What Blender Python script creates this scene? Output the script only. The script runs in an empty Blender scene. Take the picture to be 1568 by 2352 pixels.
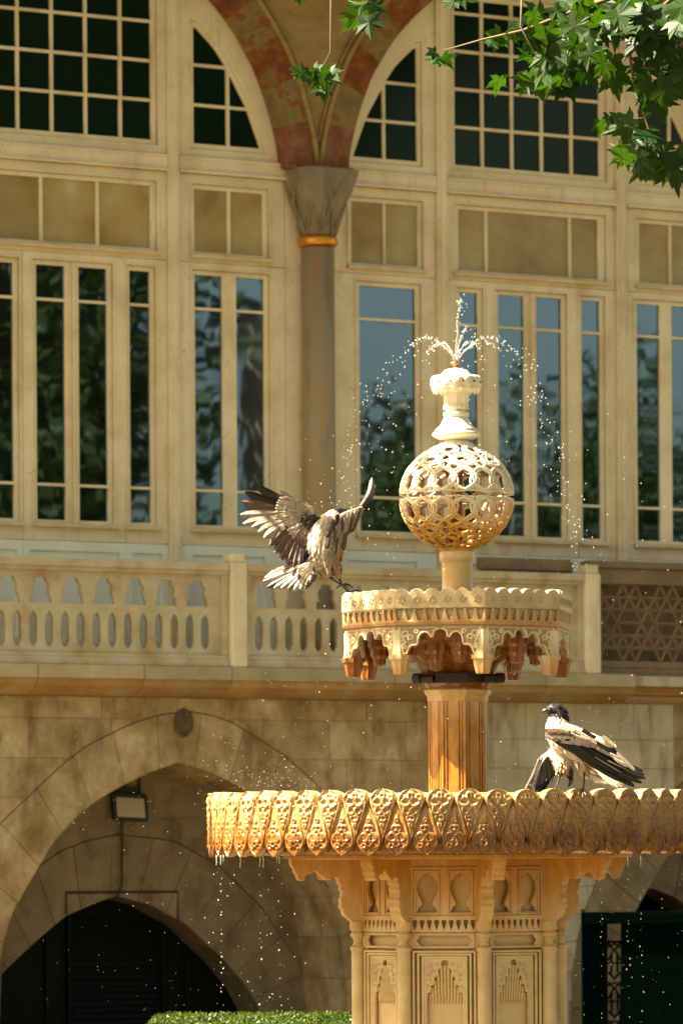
import bpy, bmesh, math, random
from mathutils import Vector, Matrix, noise
R = math.radians
PI = math.pi
sc = bpy.context.scene
col = sc.collection
random.seed(7)

# ------------------------------------------------------------------ camera, sky, sun, exposure
FPX = 11440.0; ROLL = .006; EYE = 1.6
cam_d = bpy.data.cameras.new('camera'); cam = bpy.data.objects.new('camera', cam_d); col.objects.link(cam)
cam.location = (0, 0, EYE); cam.rotation_euler = (PI/2, ROLL, 0)
cam_d.sensor_fit = 'VERTICAL'; cam_d.sensor_height = 36; cam_d.sensor_width = 24
cam_d.lens = FPX/2352*36; cam_d.shift_y = (1978-1176)/2352
cam_d.clip_start = .5; cam_d.clip_end = 2000
cam_d.dof.use_dof = True; cam_d.dof.focus_distance = 21.6; cam_d.dof.aperture_fstop = 7.5
sc.camera = cam
SUN_EL = R(50); SUN_AZ = R(-97)          # azimuth measured from the viewing direction, left is negative
sun_dir = Vector((math.sin(SUN_AZ)*math.cos(SUN_EL), math.cos(SUN_AZ)*math.cos(SUN_EL), math.sin(SUN_EL)))
w = bpy.data.worlds.new('World'); sc.world = w; w.use_nodes = True
wn = w.node_tree.nodes; wl = w.node_tree.links
bg = wn['Background']; sky = wn.new('ShaderNodeTexSky'); sky.sky_type = 'NISHITA'; sky.sun_disc = False
sky.sun_elevation = SUN_EL; sky.sun_rotation = SUN_AZ; sky.dust_density = 4.0; sky.air_density = 1.0; sky.ozone_density = .6
wb = wn.new('ShaderNodeMix'); wb.data_type = 'RGBA'; wb.blend_type = 'MULTIPLY'; wb.inputs[0].default_value = 1
wb.inputs[7].default_value = (1.0, .83, .56, 1)
wl.new(sky.outputs[0], wb.inputs[6]); wl.new(wb.outputs[2], bg.inputs[0]); bg.inputs[1].default_value = .05
sd_ = bpy.data.lights.new('sun', 'SUN'); sd_.energy = 5.0; sd_.angle = R(.5); sd_.color = (1, .89, .68)
sun = bpy.data.objects.new('sun', sd_); col.objects.link(sun)
sun.rotation_euler = (-sun_dir).to_track_quat('-Z', 'Y').to_euler(); sun.location = (-10, 20, 15)
sc.view_settings.view_transform = 'Standard'; sc.view_settings.look = 'None'
sc.view_settings.exposure = 3.0; sc.view_settings.gamma = 1; sc.view_settings.use_curve_mapping = False

# ------------------------------------------------------------------ materials
def nodes(name):
    m = bpy.data.materials.new(name); m.use_nodes = True
    return m, m.node_tree.nodes, m.node_tree.links, m.node_tree.nodes['Principled BSDF']
def ramp(n, l, src, stops):
    r = n.new('ShaderNodeValToRGB'); e = r.color_ramp.elements
    while len(e) < len(stops): e.new(.5)
    for i, (p, c) in enumerate(stops): e[i].position = p; e[i].color = (c[0], c[1], c[2], 1)
    l.new(src, r.inputs[0]); return r
def noise_n(n, l, scale, detail=5, rough=.6, vec=None, stretch=None, coord='Object'):
    tc = n.new('ShaderNodeTexCoord'); v = tc.outputs[coord]
    if vec is not None: v = vec
    if stretch:
        mp = n.new('ShaderNodeMapping'); mp.inputs['Scale'].default_value = stretch; l.new(v, mp.inputs[0]); v = mp.outputs[0]
    t = n.new('ShaderNodeTexNoise'); t.inputs['Scale'].default_value = scale; t.inputs['Detail'].default_value = detail
    t.inputs['Roughness'].default_value = rough; l.new(v, t.inputs['Vector']); return t
def mixc(n, l, fac, a, b, mode='MIX'):
    x = n.new('ShaderNodeMix'); x.data_type = 'RGBA'; x.blend_type = mode
    if isinstance(fac, (int, float)): x.inputs[0].default_value = fac
    else: l.new(fac, x.inputs[0])
    for k, c in ((6, a), (7, b)):
        if isinstance(c, (tuple, list)): x.inputs[k].default_value = (c[0], c[1], c[2], 1)
        else: l.new(c, x.inputs[k])
    return x.outputs[2]
def mathn(n, l, op, a, b=None, clamp=False):
    x = n.new('ShaderNodeMath'); x.operation = op; x.use_clamp = clamp
    for k, c in ((0, a), (1, b)):
        if c is None: continue
        if isinstance(c, (int, float)): x.inputs[k].default_value = c
        else: l.new(c, x.inputs[k])
    return x.outputs[0]
def bump(n, l, p, h, strength=.3, dist=.01):
    b = n.new('ShaderNodeBump'); b.inputs['Strength'].default_value = strength; b.inputs['Distance'].default_value = dist
    l.new(h, b.inputs['Height']); l.new(b.outputs[0], p.inputs['Normal'])
def mat_noise(name, stops, scale=3, rough=.7, detail=6, stretch=None, bs=.3, bscale=40, bdist=.004, vary=0, stain=None, metallic=0, spec=.4):
    """ramped noise colour + fine bump + per-object brightness variation + streaky stain"""
    m, n, l, p = nodes(name)
    t = noise_n(n, l, scale, detail, .62, stretch=stretch)
    c = ramp(n, l, t.outputs[0], stops).outputs[0]
    if stain:
        scol, sscale, sstr, lo, hi = stain
        t2 = noise_n(n, l, sscale, 7, .65, stretch=sstr)
        f = ramp(n, l, t2.outputs[0], [(lo, (0, 0, 0)), (hi, (1, 1, 1))]).outputs[0]
        c = mixc(n, l, f, c, scol)
    if vary:
        oi = n.new('ShaderNodeObjectInfo'); v = mathn(n, l, 'MULTIPLY_ADD', oi.outputs['Random'], vary*2); n[-1].inputs[2].default_value = 1-vary
        cb = n.new('ShaderNodeCombineColor')
        for k in range(3): l.new(v, cb.inputs[k])
        c = mixc(n, l, 1.0, c, cb.outputs[0], 'MULTIPLY')
    l.new(c, p.inputs['Base Color']); p.inputs['Roughness'].default_value = rough; p.inputs['Metallic'].default_value = metallic
    p.inputs['Specular IOR Level'].default_value = spec
    if bs:
        b = noise_n(n, l, bscale, 6, .7); bump(n, l, p, b.outputs[0], bs, bdist)
    return m
def mat_plain(name, c, rough=.6, metallic=0, spec=.5, **kw):
    m, n, l, p = nodes(name); p.inputs['Base Color'].default_value = (*c, 1); p.inputs['Roughness'].default_value = rough
    p.inputs['Metallic'].default_value = metallic; p.inputs['Specular IOR Level'].default_value = spec
    for k, v in kw.items(): p.inputs[k.replace('_', ' ')].default_value = v
    return m
M = {}
M['paint'] = mat_noise('cream_paint', [(.3, (.56, .46, .28)), (.5, (.68, .59, .39)), (.75, (.75, .68, .49))], 2.6, .6, bs=.35, bscale=45, bdist=.003,
                       stain=((.42, .27, .11), 6, (1, 1, .22), .56, .84), vary=.05)
def add_cracks(m, c2, scale=26, lo=.0, hi=.028, amt=.7):
    n, l = m.node_tree.nodes, m.node_tree.links; p = n['Principled BSDF']; src = p.inputs['Base Color'].links[0].from_socket
    tc = n.new('ShaderNodeTexCoord'); mp = n.new('ShaderNodeMapping'); mp.inputs['Scale'].default_value = (1, 1, .14); l.new(tc.outputs['Object'], mp.inputs[0])
    v = n.new('ShaderNodeTexVoronoi'); v.feature = 'DISTANCE_TO_EDGE'; v.inputs['Scale'].default_value = scale; l.new(mp.outputs[0], v.inputs['Vector'])
    f1 = ramp(n, l, v.outputs[0], [(lo, (amt, amt, amt)), (hi, (0, 0, 0))]).outputs[0]
    t = noise_n(n, l, 3.1, 4, .6); f2 = ramp(n, l, t.outputs[0], [(.50, (0, 0, 0)), (.62, (1, 1, 1))]).outputs[0]
    l.new(mixc(n, l, mathn(n, l, 'MULTIPLY', f1, f2), src, c2), p.inputs['Base Color'])
    sp = noise_n(n, l, 34, 2, .5); src = p.inputs['Base Color'].links[0].from_socket
    f3 = ramp(n, l, sp.outputs[0], [(.74, (0, 0, 0)), (.78, (.8, .8, .8))]).outputs[0]; l.new(mixc(n, l, f3, src, c2), p.inputs['Base Color'])
add_cracks(M['paint'], (.30, .18, .07))
M['dado'] = mat_noise('skylit_dado_paint', [(.3, (.66, .69, .57)), (.7, (.76, .80, .69))], 3, .55, bs=.1)  # paler and cooler than the joinery to put sky light into the colour
M['paint_old'] = mat_noise('weathered_cream_paint', [(.3, (.45, .33, .17)), (.6, (.62, .50, .30))], 5, .6, bs=.3, bscale=60, bdist=.003)
def glass_mat(name, base, ior, rough, wob=.0):
    m, n, l, p = nodes(name); p.inputs['Base Color'].default_value = (*base, 1); p.inputs['Roughness'].default_value = rough
    p.inputs['IOR'].default_value = ior
    t = noise_n(n, l, 2.5, 2, .5, stretch=(1, 1, .5)); bump(n, l, p, t.outputs[0], .35, wob)
    return m
M['glass'] = glass_mat('old_window_glass', (.006, .008, .005), 2.8, .02, .0025)
M['glass'].node_tree.nodes['Principled BSDF'].inputs['Specular Tint'].default_value = (.46, .70, 1.0, 1)  # blue of the mirrored sky put into the specular tint
M['glass_dark'] = glass_mat('canopy_dark_window_glass', (.004, .013, .007), 1.25, .10, .004)  # green-black, weakly reflecting copy of the glass stands in for the mirrored canopy
M['frost'] = mat_noise('frosted_glass', [(.3, (.25, .16, .055)), (.45, (.34, .24, .09)), (.6, (.36, .30, .13)), (.78, (.46, .42, .26))], 2.4, .2, bs=.1, bscale=3, vary=.16)  # uneven tones painted in for reflections on the frosted panes
M['stone'] = mat_noise('limestone', [(.25, (.20, .12, .045)), (.42, (.31, .21, .095)), (.58, (.42, .31, .165)), (.75, (.54, .46, .31))], 4.0, .85, bs=.7, bscale=28, bdist=.01, vary=.12,
                       stain=((.14, .075, .024), 3.4, (1.4, 1.4, .75), .50, .76))
def add_streaks(m, c2, scale=7, stretch=(2.5, 2.5, .18), lo=.52, hi=.70, amt=.6):
    n, l = m.node_tree.nodes, m.node_tree.links; p = n['Principled BSDF']; src = p.inputs['Base Color'].links[0].from_socket
    t = noise_n(n, l, scale, 6, .6, stretch=stretch); f = ramp(n, l, t.outputs[0], [(lo, (0, 0, 0)), (hi, (amt, amt, amt))]).outputs[0]
    l.new(mixc(n, l, f, src, c2), p.inputs['Base Color'])
add_streaks(M['stone'], (.50, .44, .31), 5, (2.0, 2.0, .4), .54, .72, .4)
M['stone_pale'] = mat_noise('pale_limestone', [(.3, (.40, .33, .20)), (.7, (.54, .49, .34))], 3, .85, bs=.5, bscale=30, bdist=.008, vary=.08,
                            stain=((.20, .12, .05), 4, (1.8, 1.8, .4), .52, .75))
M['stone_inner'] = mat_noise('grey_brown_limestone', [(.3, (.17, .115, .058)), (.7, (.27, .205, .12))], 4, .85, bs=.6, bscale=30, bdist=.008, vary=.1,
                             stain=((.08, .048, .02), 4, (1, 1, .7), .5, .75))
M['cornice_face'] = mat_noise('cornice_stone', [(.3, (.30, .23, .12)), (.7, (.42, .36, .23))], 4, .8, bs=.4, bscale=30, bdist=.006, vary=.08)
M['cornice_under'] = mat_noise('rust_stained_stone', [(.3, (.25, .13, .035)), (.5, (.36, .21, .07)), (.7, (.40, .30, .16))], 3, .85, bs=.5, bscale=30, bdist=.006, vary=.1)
M['mortar'] = mat_plain('mortar', (.27, .18, .085), .95)
M['balu'] = mat_noise('balustrade_marble', [(.3, (.37, .29, .17)), (.5, (.47, .40, .26)), (.75, (.55, .51, .38))], 3.5, .6, bs=.2, bscale=40, bdist=.003,
                      stain=((.34, .19, .07), 3.1, (1, 1, .8), .52, .74))
M['plaster'] = mat_noise('ochre_plaster', [(.3, (.24, .15, .048)), (.5, (.30, .20, .072)), (.75, (.34, .245, .105))], 5, .9, bs=.8, bscale=12, bdist=.012, stretch=(1, 1, 2.2))
M['fresco_red'] = mat_noise('faded_red_fresco', [(.30, (.09, .045, .018)), (.43, (.15, .045, .010)), (.52, (.22, .06, .012)), (.58, (.19, .11, .035)), (.8, (.22, .15, .055))], 6.5, .9, bs=.6, bscale=25, bdist=.006)
M['fresco_grey'] = mat_noise('faded_grey_fresco', [(.3, (.13, .10, .05)), (.46, (.19, .13, .05)), (.54, (.24, .16, .06)), (.60, (.19, .06, .014)), (.68, (.18, .12, .045)), (.9, (.16, .13, .075))], 5.4, .9, bs=.6, bscale=25, bdist=.006)
M['fresco_dark'] = mat_noise('sooty_fresco', [(.3, (.07, .045, .025)), (.5, (.22, .08, .03)), (.7, (.2, .16, .10))], 9, .9, bs=.6, bscale=25, bdist=.006)
M['capital'] = mat_noise('grey_marble_capital', [(.3, (.15, .12, .068)), (.7, (.26, .215, .135))], 5, .6, bs=.3, bdist=.004)
M['shaft'] = mat_noise('veined_column_marble', [(.25, (.18, .13, .065)), (.5, (.28, .235, .14)), (.6, (.32, .21, .09)), (.8, (.26, .23, .155))], 3.5, .5, stretch=(3, 3, .5), bs=.1)
M['gold'] = mat_plain('gilded_bronze', (.70, .30, .04), .35, .85)
M['wood_brown'] = mat_noise('brown_marble_lattice', [(.3, (.15, .10, .055)), (.7, (.24, .175, .10))], 5, .8, bs=.3)
M['dark_door'] = mat_plain('dark_green_door_and_shade', (.0035, .0065, .0045), .7, 0, .12)  # near-black: door colour plus the darkness of passage and rooms painted in
M['iron'] = mat_plain('dark_green_iron', (.0006, .0026, .0019), .9, 0, 0)
M['black_iron'] = mat_noise('black_iron', [(.3, (.015, .01, .008)), (.7, (.05, .025, .01))], 20, .5, bs=.3, metallic=.4)
M['lamp_glass'] = mat_plain('floodlight_glass', (.42, .36, .23), .25)
M['lamp_case'] = mat_plain('floodlight_case', (.012, .02, .014), .4)
M['ground'] = mat_noise('tree_shade_paving', [(.3, (.060, .046, .021)), (.7, (.095, .076, .038))], .6, .9, bs=.4, bscale=8, bdist=.01)  # kept dark to put tree shade and weak bounce into the paving colour
M['bark'] = mat_noise('plane_bark', [(.3, (.12, .09, .05)), (.6, (.22, .18, .11))], 4, .9, bs=.5)
# fountain marble: mineral stains that depend on height bands of the piece and noise
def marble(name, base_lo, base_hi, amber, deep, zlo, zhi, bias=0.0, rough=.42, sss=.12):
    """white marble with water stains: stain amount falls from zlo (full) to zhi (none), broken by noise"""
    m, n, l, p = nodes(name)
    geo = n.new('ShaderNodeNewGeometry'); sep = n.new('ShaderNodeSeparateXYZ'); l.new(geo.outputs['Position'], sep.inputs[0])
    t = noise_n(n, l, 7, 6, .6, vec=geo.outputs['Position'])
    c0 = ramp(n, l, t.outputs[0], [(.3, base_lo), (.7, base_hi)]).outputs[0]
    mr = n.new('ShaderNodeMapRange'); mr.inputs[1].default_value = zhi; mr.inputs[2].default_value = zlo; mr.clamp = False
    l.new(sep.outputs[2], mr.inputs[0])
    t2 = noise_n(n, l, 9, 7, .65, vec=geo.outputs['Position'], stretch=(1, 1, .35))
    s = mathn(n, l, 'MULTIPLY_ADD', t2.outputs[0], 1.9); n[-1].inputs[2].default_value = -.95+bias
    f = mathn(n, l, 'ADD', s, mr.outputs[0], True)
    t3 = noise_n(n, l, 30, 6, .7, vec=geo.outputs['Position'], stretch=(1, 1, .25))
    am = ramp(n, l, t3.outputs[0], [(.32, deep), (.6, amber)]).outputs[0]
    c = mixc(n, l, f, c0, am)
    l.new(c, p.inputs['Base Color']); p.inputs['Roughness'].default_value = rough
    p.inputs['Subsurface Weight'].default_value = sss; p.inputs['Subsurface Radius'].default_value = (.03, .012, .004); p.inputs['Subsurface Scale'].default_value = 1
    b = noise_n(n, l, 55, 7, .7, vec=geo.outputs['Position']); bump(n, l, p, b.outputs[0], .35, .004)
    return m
WHITE = ((.68, .60, .44), (.82, .76, .62))
M['finial'] = marble('white_marble', *WHITE, (.60, .38, .13), (.30, .18, .07), 3.0, 3.44, -.12, sss=.03)
def inner_shade(m):  # amber-dark inner strap faces; shade of the holes put into the colour
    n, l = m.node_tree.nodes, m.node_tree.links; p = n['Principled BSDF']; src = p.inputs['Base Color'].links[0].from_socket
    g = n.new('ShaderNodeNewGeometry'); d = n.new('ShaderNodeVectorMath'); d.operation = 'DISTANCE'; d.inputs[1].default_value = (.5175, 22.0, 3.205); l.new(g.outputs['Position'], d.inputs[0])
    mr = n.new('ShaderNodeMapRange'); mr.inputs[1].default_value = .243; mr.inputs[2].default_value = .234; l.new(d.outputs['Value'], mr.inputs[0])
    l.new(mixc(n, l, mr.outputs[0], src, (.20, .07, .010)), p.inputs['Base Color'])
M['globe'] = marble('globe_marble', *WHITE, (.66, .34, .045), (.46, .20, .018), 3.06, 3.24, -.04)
inner_shade(M['globe'])
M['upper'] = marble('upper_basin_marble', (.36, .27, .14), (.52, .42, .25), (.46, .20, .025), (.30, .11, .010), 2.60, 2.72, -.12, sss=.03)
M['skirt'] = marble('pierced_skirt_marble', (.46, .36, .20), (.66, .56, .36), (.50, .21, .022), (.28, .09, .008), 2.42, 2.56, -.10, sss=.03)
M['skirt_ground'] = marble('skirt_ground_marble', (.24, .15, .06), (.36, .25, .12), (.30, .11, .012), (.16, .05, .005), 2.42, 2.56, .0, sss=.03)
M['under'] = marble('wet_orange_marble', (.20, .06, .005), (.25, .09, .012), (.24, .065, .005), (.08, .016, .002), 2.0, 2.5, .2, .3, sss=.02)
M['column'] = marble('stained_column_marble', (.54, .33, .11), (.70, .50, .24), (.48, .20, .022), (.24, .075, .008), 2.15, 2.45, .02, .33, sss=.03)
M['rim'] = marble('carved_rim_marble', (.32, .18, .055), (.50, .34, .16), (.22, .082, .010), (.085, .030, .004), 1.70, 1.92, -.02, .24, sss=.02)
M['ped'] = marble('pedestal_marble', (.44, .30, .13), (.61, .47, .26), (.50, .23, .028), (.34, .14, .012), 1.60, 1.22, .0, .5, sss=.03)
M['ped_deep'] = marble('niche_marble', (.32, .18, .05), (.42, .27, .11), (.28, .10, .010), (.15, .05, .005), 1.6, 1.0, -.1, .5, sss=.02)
M['ped'].name = 'pedestal_marble'
M['ped_deep'] = marble('niche_marble', (.52, .36, .15), (.60, .44, .22), (.48, .26, .06), (.32, .15, .03), 1.7, 1.2, .1, .5)
def mat_water(name):
    m, n, l, p = nodes(name); p.inputs['Base Color'].default_value = (.95, .96, .95, 1); p.inputs['Roughness'].default_value = .05
    p.inputs['Transmission Weight'].default_value = .8; p.inputs['IOR'].default_value = 1.33; p.inputs['Specular IOR Level'].default_value = 1.0
    return m
M['water'] = mat_water('splashing_water')
M['pool'] = mat_plain('still_water', (.03, .04, .03), .03, 0, .8)
def mat_leaf(name, a, b, tr=.35):
    m, n, l, p = nodes(name)
    oi = n.new('ShaderNodeObjectInfo'); t = noise_n(n, l, 9, 3, .5)
    f = mathn(n, l, 'MULTIPLY', mathn(n, l, 'ADD', oi.outputs['Random'], t.outputs[0]), .5)
    c = ramp(n, l, f, [(.25, a), (.7, b)]).outputs[0]; l.new(c, p.inputs['Base Color']); p.inputs['Roughness'].default_value = .5; p.inputs['Specular IOR Level'].default_value = .25
    td = n.new('ShaderNodeBsdfTranslucent'); cc = mixc(n, l, 1.0, c, (1.5, 1.6, .3), 'MULTIPLY'); l.new(cc, td.inputs[0])
    mx = n.new('ShaderNodeMixShader'); mx.inputs[0].default_value = tr
    l.new(p.outputs[0], mx.inputs[1]); l.new(td.outputs[0], mx.inputs[2]); l.new(mx.outputs[0], n['Material Output'].inputs[0])
    return m
M['leaf'] = mat_leaf('plane_leaf', (.008, .028, .003), (.026, .062, .006), .38)
M['far_leaf'] = mat_leaf('crown_leaf', (.014, .022, .004), (.050, .062, .010), .2)
M['hedge'] = mat_leaf('hedge_leaf', (.026, .046, .004), (.095, .115, .008), .3)
M['twig'] = mat_plain('twig_bark', (.10, .07, .03), .8)
def mat_feather(name, a, b, stretch=(6, 6, 6), rough=.5, sc_=12, spec=.5):
    return mat_noise(name, [(.3, a), (.7, b)], sc_, rough, bs=.5, bscale=90, bdist=.003, stretch=stretch, spec=spec)
M['f_black'] = mat_feather('black_feather', (.005, .004, .004), (.018, .013, .011), rough=.45, spec=.3)
M['f_brown'] = mat_feather('dark_brown_feather', (.035, .019, .010), (.11, .06, .032))
M['f_sheen'] = mat_feather('silvery_sheen_feather', (.13, .095, .07), (.38, .32, .26), rough=.35)  # bright sheen on black wing feathers painted in as pale silver
M['f_grey'] = mat_feather('pale_grey_plumage', (.34, .27, .20), (.60, .50, .39), rough=.75, sc_=30)
M['f_buff'] = mat_feather('wet_buff_plumage', (.30, .18, .08), (.55, .38, .20), rough=.7, sc_=30)
M['beak'] = mat_plain('crow_beak', (.03, .028, .025), .3)
M['leg'] = mat_plain('crow_leg', (.045, .035, .028), .5)
M['eye'] = mat_plain('crow_eye', (.005, .004, .004), .08)

# ------------------------------------------------------------------ object helpers
def tag(o, label=None, cat=None, group=None, kind=None):
    if label: o['label'] = label
    if cat: o['category'] = cat
    if group: o['group'] = group
    if kind: o['kind'] = kind
    return o
def empty(name, loc, rz=0):
    e = bpy.data.objects.new(name, None); e.location = loc; e.rotation_euler = (0, 0, rz); e.empty_display_size = .1
    col.objects.link(e); return e
def link(name, me, parent=None, loc=None, rot=None, scale=None, label=None):
    o = bpy.data.objects.new(name, me); col.objects.link(o)
    if parent is not None: o.parent = parent
    if loc is not None: o.location = loc
    if rot is not None: o.rotation_euler = rot
    if scale is not None: o.scale = scale
    if label: o['label'] = label
    return o
class MB:
    """collects geometry, builds ONE mesh"""
    def __init__(s): s.v = []; s.f = []; s.mi = []; s.cur = 0
    def add(s, vs, fs):
        k = len(s.v); s.v += [tuple(p) for p in vs]; s.f += [tuple(i+k for i in f) for f in fs]; s.mi += [s.cur]*len(fs)
    def box(s, x0, x1, y0, y1, z0, z1):
        s.add([(x0,y0,z0),(x1,y0,z0),(x1,y1,z0),(x0,y1,z0),(x0,y0,z1),(x1,y0,z1),(x1,y1,z1),(x0,y1,z1)],
              [(3,2,1,0),(4,5,6,7),(0,1,5,4),(1,2,6,5),(2,3,7,6),(3,0,4,7)])
    def tube(s, pts, rad, k=6, flat=None, caps=True):
        """sweep; rad number or list; flat = (list of normals, depth ratio) gives an elliptic section"""
        pts = [Vector(p) for p in pts]; n = len(pts); rr = rad if isinstance(rad, (list, tuple)) else [rad]*n
        rings = []; up = Vector((0, 0, 1)); pu = None
        for i, p in enumerate(pts):
            t = (pts[min(i+1, n-1)]-pts[max(i-1, 0)])
            if t.length < 1e-9: t = Vector((0, 0, 1))
            t.normalize()
            if flat: a = flat[0][i].normalized()
            else:
                a = pu if pu is not None else (up if abs(t.z) < .9 else Vector((1, 0, 0)))
            a = (a - t*a.dot(t)); a = a.normalized() if a.length > 1e-6 else t.orthogonal().normalized()
            pu = a; b = t.cross(a); d = flat[1] if flat else 1
            rings.append([p + (a*math.cos(q)*d + b*math.sin(q))*rr[i] for q in [2*PI*j/k for j in range(k)]])
        vs = [v for r in rings for v in r]
        fs = [(i*k+j, i*k+(j+1) % k, (i+1)*k+(j+1) % k, (i+1)*k+j) for i in range(n-1) for j in range(k)]
        if caps: fs += [tuple(range(k))[::-1], tuple((n-1)*k+j for j in range(k))]
        s.add(vs, fs)
    def lathe(s, prof, k=32, c=(0, 0), caps=True, rfun=None):
        n = len(prof); vs = []
        for (r, z) in prof:
            for j in range(k):
                a = 2*PI*j/k; q = r*(rfun(a, z) if rfun else 1); vs.append((c[0]+q*math.sin(a), c[1]-q*math.cos(a), z))
        fs = [(i*k+j, i*k+(j+1) % k, (i+1)*k+(j+1) % k, (i+1)*k+j) for i in range(n-1) for j in range(k)]
        if caps: fs += [tuple(range(k))[::-1], tuple((n-1)*k+j for j in range(k))]
        s.add(vs, fs)
    def prism(s, poly, y0, y1):
        """poly in (x,z), extruded from y0 (front) to y1 (back)"""
        n = len(poly); vs = [(x, y0, z) for x, z in poly]+[(x, y1, z) for x, z in poly]
        fs = [tuple(range(n)), tuple(range(2*n-1, n-1, -1))]+[(i, n+i, n+(i+1) % n, (i+1) % n) for i in range(n)]
        s.add(vs, fs)
    def build(s, name, mats, parent=None, smooth=False, loc=None, rot=None, bevel=0, label=None, fix=True):
        me = bpy.data.meshes.new(name); me.from_pydata(s.v, [], s.f)
        for m in (mats if isinstance(mats, (list, tuple)) else [mats]): me.materials.append(m)
        if any(s.mi): me.polygons.foreach_set('material_index', s.mi)
        if fix:
            bm = bmesh.new(); bm.from_mesh(me); bmesh.ops.recalc_face_normals(bm, faces=bm.faces); bm.to_mesh(me); bm.free()
        if smooth: me.polygons.foreach_set('use_smooth', [True]*len(me.polygons))
        me.update()
        o = link(name, me, parent, loc, rot, None, label)
        if bevel:
            b = o.modifiers.new('bevel', 'BEVEL'); b.width = bevel; b.segments = 2; b.limit_method = 'ANGLE'; b.angle_limit = R(35)
        return o
def fill_mesh(name, polys, nf, th, mat, bevel=0):
    """flat plate with holes: polys in (x,z); front face at y=-nf, thickness th going back"""
    cu = bpy.data.curves.new('tmp', 'CURVE'); cu.dimensions = '2D'; cu.fill_mode = 'BOTH'; cu.extrude = th/2-bevel; cu.bevel_depth = bevel; cu.bevel_resolution = 0
    if bevel: cu.offset = -bevel
    for poly in polys:
        sp = cu.splines.new('POLY'); sp.points.add(len(poly)-1); sp.use_cyclic_u = True
        for i, (x, z) in enumerate(poly): sp.points[i].co = (x, z, 0, 1)
    o = bpy.data.objects.new('tmp', cu); me = bpy.data.meshes.new_from_object(o)
    bpy.data.objects.remove(o); bpy.data.curves.remove(cu)
    me.name = name; me.transform(Matrix(((1, 0, 0, 0), (0, 0, -1, -nf+th/2), (0, 1, 0, 0), (0, 0, 0, 1))))
    me.materials.clear(); me.materials.append(mat)
    return me
def plate(name, polys, nf, th, mat, parent=None, bevel=0, loc=None, rot=None, label=None):
    return link(name, fill_mesh(name, polys, nf, th, mat, bevel), parent, loc, rot, None, label)
def rect(x0, x1, z0, z1): return [(x0, z0), (x1, z0), (x1, z1), (x0, z1)]
def interp(tab, x):
    if x <= tab[0][0]: return tab[0][1]
    for (a, b), (c, d) in zip(tab, tab[1:]):
        if x <= c: return b+(d-b)*(x-a)/(c-a)
    return tab[-1][1]
def resample(pts, n):
    L = [0]
    for a, b in zip(pts, pts[1:]): L.append(L[-1]+math.dist(a, b))
    out = []
    for i in range(n):
        t = L[-1]*i/(n-1); j = 0
        while j < len(L)-2 and L[j+1] < t: j += 1
        q = (t-L[j])/max(1e-9, L[j+1]-L[j]); out.append(tuple(a+(b-a)*q for a, b in zip(pts[j], pts[j+1])))
    return out

# ------------------------------------------------------------------ measuring helpers (photograph -> place)
PSI = R(32); CD, SD = math.cos(PSI), math.sin(PSI); Y0 = 40.0
def ray(u, v):
    a = u-784; b = 1978-v; c, s = math.cos(ROLL), math.sin(ROLL)
    return (a*c+b*s)/FPX, (-a*s+b*c)/FPX
def W(u, v, n=0):
    x, z = ray(u, v); Y = (n-CD*Y0)/(x*SD-CD); X = x*Y
    return (X*CD+(Y-Y0)*SD, EYE+z*Y)
def at(u, v, Y):
    x, z = ray(u, v); return Vector((x*Y, Y, EYE+z*Y))

# ------------------------------------------------------------------ ground
g = MB(); g.add([(-300, -150, 0), (300, -150, 0), (300, 500, 0), (-300, 500, 0)], [(0, 1, 2, 3)])
tag(g.build('paved_ground', M['ground']), kind='structure')

# ------------------------------------------------------------------ palace facade
pal = empty('palace_building', (0, Y0, 0), PSI)
tag(pal, 'two storey stone palace with cream glazed arcade above a marble balustrade and arched stone basement', 'building')
POST = .89; HALF = 2.15
INTR = [(3.0, 1.88), (7.0, 1.88), (7.3, 1.85), (7.6, 1.765), (7.9, 1.64), (8.2, 1.44), (8.4, 1.25), (8.6, 1.01), (8.8, .68), (8.95, .35), (9.05, 0)]
def intr_x(z): return interp(INTR, z)
def arch_curve(dx=0, zlow=7.05):
    """half curve from spring (x>0) to apex"""
    pts = [(x, z) for z, x in INTR if z >= zlow]; pts = [(interp(INTR, zlow), zlow)]+pts
    pts = resample(pts, 22)
    if not dx: return pts
    out = []
    for i, p in enumerate(pts):
        a = pts[max(0, i-1)]; b = pts[min(len(pts)-1, i+1)]; t = Vector((b[0]-a[0], b[1]-a[1])).normalized()
        out.append((p[0]+t.y*dx, p[1]-t.x*dx))
    out[-1] = (0, out[-1][1]); return out
def mirror(ps): return [(-x, z) for x, z in ps]
CW = [(7.275, 1.715), (7.6, 1.585), (7.91, 1.395), (8.04, 1.30), (8.19, 1.13)]
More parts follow.
